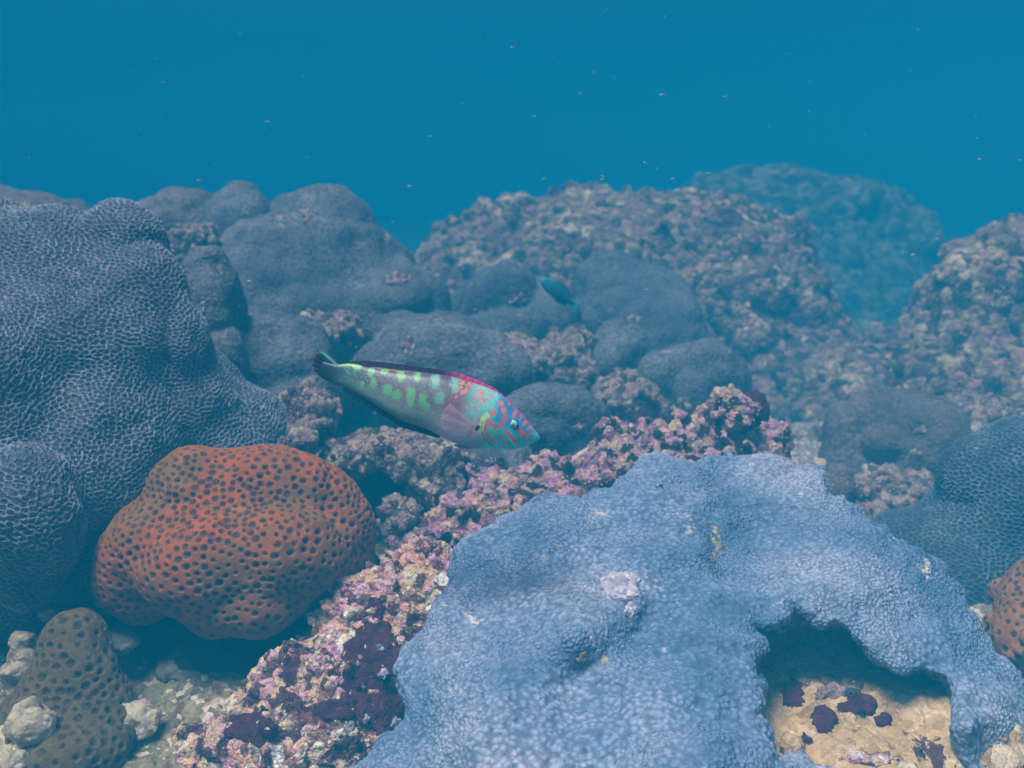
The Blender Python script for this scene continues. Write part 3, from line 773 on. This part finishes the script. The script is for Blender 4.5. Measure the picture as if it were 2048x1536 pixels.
# ------------------------------------------------------------------ fish
def attr_mat(name, rough=0.5, spec=0.35, alpha=None, scales=False):
    m = Mat(name)
    a = m.n('ShaderNodeAttribute', attribute_name='pattern')
    m.b.inputs['Roughness'].default_value = rough
    m.b.inputs['Specular IOR Level'].default_value = spec
    if alpha is not None: m.put(m.b.inputs['Alpha'], a.outputs['Alpha'])
    return m.done(a.outputs['Color'])
def set_pattern(me, rgb, alpha=None):
    at = me.color_attributes.new('pattern', 'FLOAT_COLOR', 'POINT')
    c = np.ones((len(rgb), 4), np.float32); c[:, :3] = rgb
    if alpha is not None: c[:, 3] = alpha
    at.data.foreach_set('color', c.ravel())
def strip(a, b, nu, nv, yfun, rib=0.0):
    """a sheet between two polylines (photo pixels), returned in pixel coordinates"""
    def res(pl, n):
        pl = np.array(pl, float); s = np.r_[0, np.cumsum(np.hypot(*np.diff(pl, axis=0).T))]
        t = np.linspace(0, s[-1], n)
        return np.stack([np.interp(t, s, pl[:, 0]), np.interp(t, s, pl[:, 1])], 1)
    A_, B_ = res(a, nu), res(b, nu)
    t = np.linspace(0, 1, nv)[None, :, None]
    g = A_[:, None, :] * (1 - t) + B_[:, None, :] * t
    U = np.repeat(np.linspace(0, 1, nu)[:, None], nv, 1); Vv = np.repeat(np.linspace(0, 1, nv)[None], nu, 0)
    return g.reshape(-1, 2), U.ravel(), Vv.ravel()
def sheet_mesh(name, pxy, y, nu, nv, cen, s, th):
    """two sided thin sheet with thickness th"""
    X = (pxy[:, 0] - cen[0]) * s; Z = -(pxy[:, 1] - cen[1]) * s
    f = np.stack([X, y - th / 2, Z], 1); b = np.stack([X, y + th / 2, Z], 1)
    v = np.concatenate([f, b]); n = len(X)
    r = np.arange(nu - 1)[:, None] * nv + np.arange(nv - 1)[None]
    q = np.stack([r, r + nv, r + nv + 1, r + 1], -1).reshape(-1, 4)
    q2 = q[:, ::-1] + n
    e = []
    ring = list(range(0, nu * nv, nv)) + list(range((nu - 1) * nv + 1, nu * nv)) + list(range((nu - 2) * nv + nv - 1, -1, -nv)) + list(range(nv - 2, 0, -1))
    for i, j in zip(ring, ring[1:] + ring[:1]): e.append((j, i, i + n, j + n))
    return mesh_from(name, v, np.concatenate([q, q2, np.array(e)]))

def seg_dist(P2, pl):
    d = np.full(len(P2), 1e9)
    pl = np.array(pl, float)
    if len(pl) == 1: return np.hypot(P2[:, 0] - pl[0, 0], P2[:, 1] - pl[0, 1])
    for a, b in zip(pl[:-1], pl[1:]):
        ab = b - a; t = np.clip(((P2 - a) @ ab) / (ab @ ab + 1e-9), 0, 1)
        d = np.minimum(d, np.hypot(*(P2 - a - t[:, None] * ab).T))
    return d
def K(x, y): return (840 + x / 7.877, 720 + y / 7.877)        # from the head close-up
def L(x, y): return (560 + x / 3.413, 640 + y / 3.413)        # from the whole fish close-up
def blend(c, m, col): return c + (np.array(col) - c) * np.clip(m, 0, 1)[:, None]
def sm(x, a, b):
    t = np.clip((x - a) / (b - a), 0, 1); return t * t * (3 - 2 * t)

def wrasse():
    d = 0.95; s = d / F; cen = np.array([850.0, 805.0]); th = R(19)
    root = empty('wrasse', P(cen[0], cen[1], d)); root.rotation_euler = (-PITCH, 0, 0)
    tag(root, 'slender green and maroon wrasse with a turquoise head striped coral pink', 'fish')
    ax = np.array([math.cos(th), math.sin(th)]); nrm = np.array([math.sin(th), -math.cos(th)])
    up = [(640, 722), (668, 728), (700, 727), (742, 735), (794, 742), (853, 746), (897, 752), (941, 764), (985, 780), (1014, 797), (1040, 822), (1062, 849), (1076, 868), (1080, 875)]
    lo = [(632, 750), (660, 766), (690, 777), (724, 795), (765, 819), (800, 840), (853, 858), (905, 884), (950, 897), (993, 897), (1023, 899), (1055, 891), (1075, 881), (1080, 877)]
    tn = lambda pl: np.array([[(np.array(p) - cen) @ ax, (np.array(p) - cen) @ nrm] for p in pl])
    U, Lo = tn(up), tn(lo)
    t0, t1 = max(U[0, 0], Lo[0, 0]), min(U[-1, 0], Lo[-1, 0])
    NS, NR = 420, 168
    tt = np.linspace(t0, t1, NS)
    def cubic(x, xp, fp):
        m = np.gradient(fp, xp); i = np.clip(np.searchsorted(xp, x) - 1, 0, len(xp) - 2)
        h = xp[i + 1] - xp[i]; q = (x - xp[i]) / h
        return (2*q**3 - 3*q**2 + 1) * fp[i] + (q**3 - 2*q**2 + q) * h * m[i] + (-2*q**3 + 3*q**2) * fp[i+1] + (q**3 - q**2) * h * m[i+1]
    nu_, nl_ = cubic(tt, U[:, 0], U[:, 1]), cubic(tt, Lo[:, 0], Lo[:, 1])
    nu_ = np.maximum(nu_, nl_ + 1.0)
    hh = (nu_ - nl_) / 2; mid = (nu_ + nl_) / 2
    f = (tt - t0) / (t1 - t0)
    wd = hh * np.interp(f, [0, .08, .3, .6, .85, 0.95, 1.0], [0.26, 0.34, 0.52, 0.60, 0.66, 0.68, 0.7])
    ang = np.linspace(0, 2 * math.pi, NR, endpoint=False)
    ca, sa = np.cos(ang), np.sin(ang)
    yo = 0.0
    V = np.zeros((NS, NR, 3)); PX = np.zeros((NS, NR, 2))
    nn = mid[:, None] + hh[:, None] * ca[None]
    yy = -wd[:, None] * np.sign(sa) * np.abs(sa) ** 0.9
    bend = 26 * np.clip(1 - f / 0.55, 0, 1) ** 2                          # the tail swings away from us
    yy = yy + bend[:, None]
    pxy = cen + tt[:, None, None] * ax + nn[..., None] * nrm
    V[..., 0] = (pxy[..., 0] - cen[0]) * s; V[..., 2] = -(pxy[..., 1] - cen[1]) * s; V[..., 1] = yy * s
    v = V.reshape(-1, 3); px2 = pxy.reshape(-1, 2)
    r = np.arange(NS - 1)[:, None] * NR; a = np.arange(NR)[None]; b = (a + 1) % NR
    q = np.stack([r + a, r + b, r + NR + b, r + NR + a], -1).reshape(-1, 4)
    # close both ends
    v = np.concatenate([v, [v[:NR].mean(0)], [v[-NR:].mean(0)]]); px2 = np.concatenate([px2, [px2[:NR].mean(0)], [px2[-NR:].mean(0)]])
    caps = np.array([(NS * NR, (i + 1) % NR, i, i) for i in range(NR)] + [(NS * NR + 1, (NS - 1) * NR + i, (NS - 1) * NR + (i + 1) % NR, (NS - 1) * NR + (i + 1) % NR) for i in range(NR)])
    # ---- colours
    T = (px2 - cen) @ ax; N = (px2 - cen) @ nrm
    h_ = np.interp(T, tt, hh); m_ = np.interp(T, tt, mid); rel = np.clip((N - m_) / np.maximum(h_, 1), -1, 1)     # -1 belly, 1 back
    w3 = np.stack([px2[:, 0] / 14, px2[:, 1] / 14, 0 * T], 1)
    nz = fbm(w3, 4, 71); nz2 = fbm(w3 * 4, 3, 72)
    LN = lambda r_, g_, b_: lin((r_, g_, b_))
    col = np.tile(LN(124, 112, 124), (len(T), 1))
    col = blend(col, sm(rel, 0.15, -0.55), LN(150, 170, 154))
    col = blend(col, sm(rel, -0.55, -0.98), LN(80, 120, 116))
    col = blend(col, sm(T, -60, -200), LN(66, 98, 92))
    # pinkish breast
    col = blend(col, 0.85 * np.exp(-(((px2[:, 0] - 915) / 48) ** 2 + ((px2[:, 1] - 858) / 26) ** 2)), LN(240, 204, 212))
    # scale lattice with maroon edges
    A1, A2 = (T + N * 1.05 + 2.4 * nz) / 6.4, (T - N * 1.05 + 2.4 * nz2) / 6.4
    fa, fb = np.abs((A1 % 1) - .5), np.abs((A2 % 1) - .5)
    edge = sm(np.maximum(fa, fb), 0.33, 0.46)
    band = np.exp(-((rel - 0.12 + 0.12 * nz) / 0.42) ** 2) * sm(T, -190, -130) * (1 - sm(T, 95, 130))
    band *= 1 - 0.5 * sm(T, -60, -140)
    col = blend(col, edge * band * (0.8 + 0.7 * nz2), LN(160, 40, 76))
    vert = 0.5 + 0.5 * np.sin(T / 22 * 2 * math.pi + 3 * nz)
    col = blend(col, 0.6 * sm(vert + .5 * nz2, .5, .95) * np.exp(-((rel - 0.05) / 0.33) ** 2) * sm(T, -120, -60) * (1 - sm(T, 60, 110)), LN(176, 64, 96))
    up_dark = sm(rel, 0.35, 0.75) * (1 - sm(T, 40, 90))
    col = blend(col, 0.85 * up_dark, LN(88, 64, 84))
    col = blend(col, 0.55 * np.exp(-((rel - .05) / .35) ** 2) * sm(T, -170, -120) * (1 - sm(T, 60, 110)), LN(112, 78, 92))
    low = np.exp(-((rel + 0.38) / 0.30) ** 2) * sm(T, -150, -90) * (1 - sm(T, 60, 110))
    col = blend(col, 0.75 * edge * low, LN(140, 70, 92))
    col = blend(col, 0.35 * sm(nz + nz2, .05, .5) * low, LN(110, 150, 116))
    # teal specks on the rear flank
    ia, ib = np.floor(A1).astype(np.int64), np.floor(A2).astype(np.int64)
    rnd = hash3(ia, ib, ia * 0, 5)
    spot = sm(np.maximum(fa, fb), 0.40, 0.22) * (rnd > 0.6) * sm(T, -195, -165) * (1 - sm(T, -10, 60)) * sm(rel, -0.75, -0.35) * (1 - sm(rel, .6, .85))
    col = blend(col, 0.8 * spot, LN(20, 176, 146))
    # green blotches in two rows
    for (x, y, rx, ry) in ((520, 320, 30, 26), (620, 352, 30, 36), (715, 345, 28, 30), (830, 368, 32, 56), (940, 388, 24, 44), (1068, 420, 34, 60), (1200, 440, 34, 62),
                           (640, 430, 24, 36), (740, 478, 36, 40), (805, 512, 32, 36), (900, 505, 36, 60), (980, 540, 32, 46), (1098, 525, 34, 52), (560, 440, 18, 24), (1010, 590, 24, 36), (900, 570, 24, 30)):
        c = np.array(L(x, y)); rr = np.hypot((px2[:, 0] - c[0]) / (rx / 3.413), (px2[:, 1] - c[1]) / (ry / 3.413)) + 0.7 * nz2 + .35 * nz
        col = blend(col, 0.88 * sm(rr, 1.2, 0.7), LN(112, 190, 112) if x < 1050 else LN(116, 178, 152))
    # green yellow saddle in front of the tail
    col = blend(col, sm(seg_dist(px2, [L(370, 300), L(480, 290), L(530, 315)]), 8, 4), LN(140, 206, 84))
    # dark tail root
    col = blend(col, 0.95 * sm(T + 8 * nz, -168, -206), LN(20, 32, 54))
    # nape and head ground colours
    nape = sm(T, 62, 105) * sm(rel, -.25, .15)
    col = blend(col, nape, LN(112, 196, 186))
    head = sm(T + 6 * nz, 128, 150)
    col = blend(col, head, LN(60, 200, 196))
    col = blend(col, head * sm(rel, -.25, .25), LN(56, 140, 196))
    col = blend(col, head * sm(rel, .45, .8), LN(40, 128, 178))
    col = blend(col, 0.9 * head * np.exp(-(((px2[:, 0] - K(1150, 0)[0]) / 14) ** 2 + ((px2[:, 1] - K(0, 1130)[1]) / 9) ** 2)), LN(120, 228, 130))
    col = blend(col, 0.8 * sm(T, 212, 236), LN(110, 220, 176))
    col = blend(col, 0.8 * head * sm(rel, -.55, -.85), LN(60, 200, 176))
    col = blend(col, sm(seg_dist(px2, [K(1050, 870), K(990, 950), K(960, 1090)]), 8, 5), LN(196, 236, 150))
    col = blend(col, sm(seg_dist(px2, [K(1430, 1230), K(1500, 1310)]), 6, 3), LN(110, 235, 150))
    RED, ORG = LN(244, 96, 84), LN(246, 108, 62)
    jit = px2 + np.stack([nz2, fbm(w3 * 3, 3, 75)], 1) * 1.6
    for pl, wpx in (([(1090, 940), (1040, 1010), (1030, 1100), (1080, 1200), (1190, 1310)], 44), ([(1060, 960), (1120, 985), (1200, 1040), (1290, 1025), (1322, 960), (1350, 890)], 62),
                    ([(1350, 1110), (1420, 1175), (1510, 1290)], 54), ([(1265, 1200), (1300, 1255), (1350, 1300)], 52), ([(1470, 890), (1500, 835), (1525, 765)], 44), ([(1570, 930), (1600, 850)], 34),
                    ([(1630, 1000), (1675, 960)], 46), ([(1690, 1080), (1745, 1055)], 40), ([(1570, 1090), (1605, 1150), (1660, 1200), (1705, 1185)], 66), ([(1410, 690), (1440, 640)], 30),
                    ([(955, 900), (925, 985)], 34), ([(1115, 720), (1120, 790)], 16), ([(750, 700), (760, 760)], 22)):
        dd = seg_dist(jit, [K(*p) for p in pl])
        col = blend(col, sm(dd, wpx / 7.877 / 2 + 0.9, wpx / 7.877 / 2 - 0.7), RED)
    for (x, y, rr) in ((1275, 685, 45), (1320, 790, 45), (1160, 830, 45), (1140, 540, 22), (1130, 600, 20), (1090, 500, 22), (930, 470, 28), (980, 530, 30), (920, 560, 28), (1000, 600, 35), (1025, 650, 25),
                       (905, 620, 25), (860, 580, 20), (975, 460, 18), (965, 685, 22), (875, 740, 32), (890, 830, 18), (950, 770, 18), (780, 375, 30), (740, 400, 20), (680, 360, 35), (700, 500, 40), (735, 470, 28),
                       (660, 430, 25), (670, 520, 25), (800, 420, 18), (585, 575, 24), (585, 490, 16), (805, 680, 20), (1190, 790, 28)):
        dd = seg_dist(jit, [K(x, y)])
        col = blend(col, 0.95 * sm(dd, rr / 7.877 + 0.8, rr / 7.877 - 0.9), ORG)
    col = blend(col, sm(seg_dist(jit, [K(1250, 490), K(1330, 540), K(1392, 592)]), 3, 1.2), LN(205, 50, 110))
    col = blend(col, 0.8 * sm(rel, .86, .97) * sm(T, 130, 150), LN(170, 70, 130))
    # dark spot and pink base of the pectoral fin, mouth line, gill edge
    col = blend(col, sm(seg_dist(px2, [K(905, 1075), K(925, 1045)]), 5.2, 3), LN(24, 22, 60))
    col = blend(col, sm(seg_dist(px2, [K(790, 1150), K(850, 1110)]), 6, 3), LN(246, 130, 176))
    col = blend(col, 0.7 * sm(seg_dist(px2, [(1080, 879), (1066, 886), (1058, 887)]), 1.6, 0.6), LN(40, 90, 90))
    col = blend(col, 0.5 * sm(seg_dist(px2, [K(1000, 950), K(970, 1090), K(1040, 1260), K(1180, 1360)]), 2.0, 0.8), LN(40, 100, 100))
    gray = col.mean(1, keepdims=True)
    sat = np.where(T < 118, 0.80, 0.86)[:, None]
    col = gray + (col - gray) * sat
    scal = 1 - 0.2 * edge * (1 - sm(T, 110, 135)) + 0.07 * sm(np.maximum(fa, fb), .3, .1) * (1 - sm(T, 110, 135))
    col *= (scal * (1 + 0.24 * nz2 + 0.14 * nz))[:, None]
    me = bpy.data.meshes.new('body')
    faces = [tuple(x) for x in q] + [tuple(dict.fromkeys(c)) for c in caps.tolist()]
    me.from_pydata(v.tolist(), [], [tuple(int(i) for i in fc) for fc in faces])
    me.polygons.foreach_set('use_smooth', np.ones(len(me.polygons), bool))
    set_pattern(me, np.clip(col, 0.005, 0.9))
    M_fish = attr_mat('wrasse_skin', 0.42, 0.35)
    M_fin = attr_mat('wrasse_fin', 0.6, 0.2)
    M_clear = attr_mat('clear_fin_membrane', 0.5, 0.2, alpha=True)
    link('body', me, M_fish, root)
    ybend = lambda pxy: 26 * np.clip(1 - (((pxy - cen) @ ax - t0) / (t1 - t0)) / 0.55, 0, 1) ** 2 * s
    def fin(name, base, outer, nu, nv, cfun, yfun=None, mat=M_fin, alpha=None, thick=0.0006):
        g, u_, v_ = strip(base, outer, nu, nv, None)
        y = ybend(g) + (0 if yfun is None else yfun(u_, v_)) + 0.0004 * np.sin(u_ * nu * 0.9) * v_
        m = sheet_mesh(name, g, y, nu, nv, cen, s, thick)
        c = cfun(g, u_, v_); al = None if alpha is None else alpha(g, u_, v_)
        set_pattern(m, np.concatenate([c, c]), None if al is None else np.concatenate([al, al]))
        return link(name, m, mat, root)
    def dorsal_c(g, u_, v_):
        c = np.tile(LN(58, 34, 66), (len(g), 1))
        c = blend(c, sm(np.sin(u_ * 170), .2, .9) * .4, LN(34, 24, 52))
        c = blend(c, sm(g[:, 0], 880, 935), LN(226, 56, 126))
        c = blend(c, sm(v_, .40, .22) * sm(g[:, 0], 735, 760), LN(206, 176, 96))
        c = blend(c, sm(v_, .8, .95) * (1 - sm(g[:, 0], 860, 900)), LN(40, 26, 54))
        return c
    fin('dorsal_fin', [(694, 730), (742, 739), (794, 746), (853, 751), (897, 757), (941, 769), (985, 785), (1003, 795)],
        [(692, 722), (730, 720.5), (765, 724), (824, 731), (868, 737), (912, 745), (950, 758), (985, 774), (1006, 789)], 150, 14, dorsal_c)
    fin('anal_fin', [(686, 775), (724, 792), (765, 815), (800, 836), (853, 855), (880, 870)], [(681, 779), (722, 806), (765, 832), (800, 853), (845, 867), (880, 877)], 110, 10,
        lambda g, u_, v_: blend(np.tile(LN(28, 40, 66), (len(g), 1)), sm(v_, .35, .1), LN(96, 110, 90)))
    def tail_c(g, u_, v_):
        c = np.tile(LN(16, 22, 42), (len(g), 1))
        c = blend(c, sm(np.sin(u_ * 60), 0.3, .9) * .3, LN(34, 46, 72))
        c = blend(c, sm(u_, .15, .10), LN(40, 170, 190))
        c = blend(c, sm(u_, .09, .04), LN(120, 120, 40))
        c = blend(c, sm(u_, .90, .96) * sm(v_, .35, .6), LN(30, 170, 160))
        c = blend(c, sm(v_, .9, .98) * .7, LN(120, 40, 50))
        return c
    fin('tail_fin', [(672, 727), (667, 740), (668, 752), (674, 768)], [(645, 703), (630, 704), (621, 713), (619, 728), (623, 743), (634, 754), (652, 764)], 60, 26, tail_c)
    def pec_c(g, u_, v_):
        c = np.tile(LN(244, 214, 222), (len(g), 1))
        return blend(c, sm(np.sin(u_ * 2 * math.pi * 14), .35, .85), LN(214, 120, 158))
    def pec_y(u_, v_):
        g, _, _ = strip([(949, 846), (945, 853), (942, 860), (939, 867)], [(903, 806), (892, 816), (885, 830), (883, 845), (888, 859), (903, 869)], 120, 40, None)
        Tg = (g - cen) @ ax; Ng = (g - cen) @ nrm
        hg, mg, wg = np.interp(Tg, tt, hh), np.interp(Tg, tt, mid), np.interp(Tg, tt, wd)
        rg = np.clip((Ng - mg) / hg, -.98, .98)
        return -(wg * (1 - rg ** 2) ** 0.45 + 1.0 + 5 * v_) * s
    fin('pectoral_fin', [(949, 846), (945, 853), (942, 860), (939, 867)], [(903, 806), (892, 816), (885, 830), (883, 845), (888, 859), (903, 869)], 120, 40, pec_c,
        yfun=lambda u_, v_: pec_y(u_, v_), mat=M_clear, alpha=lambda g, u_, v_: np.clip(0.12 + 0.40 * sm(np.sin(u_ * 2 * math.pi * 14), .35, .85) + 0.25 * sm(v_, .3, 0), 0, 1), thick=0.0004)
    fin('pelvic_fin', [(952, 889), (940, 888), (928, 886)], [(940, 898), (920, 896), (905, 889)], 40, 14, lambda g, u_, v_: np.tile(LN(120, 150, 160), (len(g), 1)), yfun=lambda u_, v_: -8 * s, thick=0.0005)
    # eye
    def disc(name, c, rad, y, flat, mat, parent, n=28):
        vs, fs = [], []
        for i in range(n + 1):
            for j in range(n * 2):
                a_, b_ = math.pi * i / n, math.pi * j / n
                vs.append(((c[0] - cen[0]) * s + rad * math.sin(a_) * math.cos(b_), y - flat * math.cos(a_), -(c[1] - cen[1]) * s + rad * math.sin(a_) * math.sin(b_)))
        for i in range(n):
            for j in range(n * 2): fs.append((i * 2 * n + j, (i + 1) * 2 * n + j, (i + 1) * 2 * n + (j + 1) % (2 * n), i * 2 * n + (j + 1) % (2 * n)))
        return link(name, mesh_from(name, vs, fs), mat, parent)
    def plain(name, c, rough=0.25, spec=0.5):
        m = Mat(name); m.b.inputs['Roughness'].default_value = rough; m.b.inputs['Specular IOR Level'].default_value = spec
        return m.done(c)
    ec = K(1478, 1000)
    Te = (np.array(ec) - cen) @ ax; ie = np.argmin(np.abs(tt - Te)); re_ = ((np.array(ec) - cen) @ nrm - mid[ie]) / hh[ie]
    ysurf = -wd[ie] * math.sqrt(max(0, 1 - re_ ** 2)) * s
    for sg in (1, -1):
        eye = disc('eye', ec, 9.3 * s, sg * ysurf, 3.6 * s * sg, plain('eye_rim', A(92, 84, 70)), root)
        ir = disc('iris', ec, 7.4 * s, sg * (ysurf - 1.3 * s), 3.2 * s * sg, plain('eye_iris', A(110, 214, 226)), eye)
        pu = disc('pupil', (ec[0] - 1.6, ec[1] + 1.4), 3.9 * s, sg * (ysurf - 3.0 * s), 2.4 * s * sg, plain('eye_pupil', A(120, 110, 30), 0.1), eye)
    return root
wrasse()

def small_fish():
    d = 2.02; s = d / F; cen = np.array([1116.0, 584.0]); th = R(38)
    root = empty('teal_fish', P(cen[0], cen[1], d)); root.rotation_euler = (-PITCH, 0, 0)
    tag(root, 'small hazy teal fish with a bright turquoise face nosing up left over a grey mound', 'fish')
    ax = np.array([-math.cos(th), -math.sin(th)]); nrm = np.array([math.sin(th), -math.cos(th)])
    NS, NR = 90, 40
    tt = np.linspace(-38, 44, NS); f = (tt + 38) / 82
    hh = np.interp(f, [0, .12, .45, .75, .92, 1], [4.5, 6.5, 15, 14, 8.5, 1.5]); ang = np.linspace(0, 2 * math.pi, NR, endpoint=False)
    nn = hh[:, None] * np.cos(ang)[None]; y = -hh[:, None] * 0.5 * np.sin(ang)[None]
    pxy = (cen + tt[:, None, None] * ax + nn[..., None] * nrm)
    v = np.stack([(pxy[..., 0] - cen[0]) * s, y * s, -(pxy[..., 1] - cen[1]) * s], -1).reshape(-1, 3)
    r = np.arange(NS - 1)[:, None] * NR; a = np.arange(NR)[None]; b = (a + 1) % NR
    q = np.stack([r + a, r + NR + a, r + NR + b, r + b], -1).reshape(-1, 4)
    me = mesh_from('body', v, q)
    T = np.repeat(tt, NR); rel = np.tile(np.cos(ang), NS)
    c = np.tile(lin((36, 84, 98)), (len(T), 1))
    c = blend(c, sm(T, 10, 24) * sm(rel, -.9, -.3), lin((24, 124, 128)))
    c = blend(c, sm(T, 14, 30) * np.exp(-((rel - .35) / .16) ** 2), lin((40, 100, 180)))
    c = blend(c, sm(T, 34, 42) * .5, lin((120, 150, 150)))
    set_pattern(me, c)
    mf = attr_mat('teal_fish_skin', .6, .2)
    link('body', me, mf, root)
    g2 = lambda t, n: tuple(cen + t * ax + n * nrm)
    for nm, ba, ou, col in (('tail_fin', [g2(-36, 5), g2(-37, 0), g2(-36, -5)], [g2(-54, 12), g2(-50, 0), g2(-54, -12)], (40, 150, 180)),
                            ('dorsal_fin', [g2(20, 13), g2(0, 14), g2(-26, 6)], [g2(16, 17), g2(-4, 20), g2(-30, 11)], (24, 80, 104)), ('anal_fin', [g2(-2, -14), g2(-14, -11), g2(-27, -6)], [g2(-6, -18), g2(-18, -17), g2(-30, -11)], (24, 80, 104))):
        g, u_, v_ = strip(ba, ou, 20, 8, None)
        m = sheet_mesh(nm, g, 0 * u_, 20, 8, cen, s, 0.0008); set_pattern(m, np.tile(lin(col), (2 * len(g), 1)))
        link(nm, m, mf, root)
    vs, fs = [], []
    ec = g2(30, 4)
    for i in range(9):
        for j in range(16):
            a_, b_ = math.pi * i / 8, math.pi * j / 8
            vs.append(((ec[0] - cen[0]) * s + 2.2 * s * math.sin(a_) * math.cos(b_), -5.2 * s - 1.2 * s * math.cos(a_), -(ec[1] - cen[1]) * s + 2.2 * s * math.sin(a_) * math.sin(b_)))
    for i in range(8):
        for j in range(16): fs.append((i * 16 + j, (i + 1) * 16 + j, (i + 1) * 16 + (j + 1) % 16, i * 16 + (j + 1) % 16))
    link('eye', mesh_from('eye', vs, fs), mat_plain('teal_fish_eye', A(30, 40, 60), .3, .4), root)
small_fish()

# ------------------------------------------------------------------ drifting specks
def particles():
    me_list = []
    M_p = mat_plain('pale_flake', A(210, 196, 176))
    M_pk = mat_plain('pink_flake', A(240, 130, 140))
    def flake(mat, nm):
        n = 10
        vs = [(math.cos(2 * math.pi * i / n) * 1.0 * random.uniform(.75, 1.1), math.sin(2 * math.pi * i / n) * .5, z * random.uniform(.7, 1.2)) for z in (-.22, .22) for i in range(n)]
        fs = [(i, (i + 1) % n, n + (i + 1) % n, n + i) for i in range(n)]
        me = bpy.data.meshes.new(nm); me.from_pydata(vs, [], fs + [tuple(range(n))[::-1], tuple(range(n, 2 * n))])
        me.materials.append(mat); return me
    pale = [flake(M_p, 'drifting_flake') for _ in range(4)]; pink = flake(M_pk, 'drifting_flake')
    named = [((399, 360), 0.7, 1, 5.5, 'pink drifting flake above the left mounds, larger of two'), ((367, 378), 0.8, 1, 3.5, 'pinkish drifting flake just below a larger pink one')]
    for (x, y), d, pk, r, lab in named:
        o = link('drifting_flake', pink, None, None, P(x, y, d)); o.scale = (r * d / F,) * 3
        tag(o, lab, 'floating particle', 'flakes drifting in the water')
    spots = [(535, 243, 5), (860, 272, 3), (1025, 94, 4), (1162, 187, 4), (1068, 232, 4), (1324, 189, 4.5), (1450, 193, 4), (1088, 357, 4), (1206, 352, 4), (1205, 358, 3.5), (1290, 325, 3.5), (1345, 357, 3.5),
             (1292, 579, 4), (500, 562, 5), (1875, 477, 3.5), (1825, 509, 4), (2040, 320, 3.5), (1960, 318, 3.5), (819, 372, 4), (1416, 346, 3.5)]
    for _ in range(70): spots.append((random.uniform(20, 2030), random.uniform(10, 700), random.uniform(1.0, 2.0)))
    for k, (x, y, r) in enumerate(spots):
        d = random.uniform(0.5, 1.3) if k > 19 else 0.8
        o = link('drifting_flake', pale[k % 4], None, None, P(x, y, d)); q = r * d / F
        o.scale = (q * 1.1, q, q * random.uniform(.9, 1.6)); o.rotation_euler = (0, random.uniform(-.3, .3), 0)
        tag(o, 'tiny pale flake drifting in the open water', 'floating particle', 'flakes drifting in the water')
particles()

# ------------------------------------------------------------------ the water itself
def haze():
    lo = np.array([-66.0, -62.0, -2.1]); hi = np.array([66.0, 72.0, 0.55])
    v = [(x, y, z) for x in (lo[0], hi[0]) for y in (lo[1], hi[1]) for z in (lo[2], hi[2])]
    q = [(0, 1, 3, 2), (4, 6, 7, 5), (0, 4, 5, 1), (2, 3, 7, 6), (0, 2, 6, 4), (1, 5, 7, 3)]
    m = bpy.data.materials.new('blue_water'); m.use_nodes = True
    t = m.node_tree; t.nodes.remove(t.nodes['Principled BSDF'])
    pv = t.nodes.new('ShaderNodeVolumePrincipled')
    pv.inputs['Color'].default_value = HAZE_COL + (1,)
    pv.inputs['Density'].default_value = HAZE_D
    pv.inputs['Anisotropy'].default_value = -0.35
    t.links.new(pv.outputs[0], t.nodes['Material Output'].inputs['Volume'])
    o = link('haze', mesh_from('haze', v, q), m)
    tag(o, 'blue sea water that fades everything far away', None, None, 'stuff')
haze()
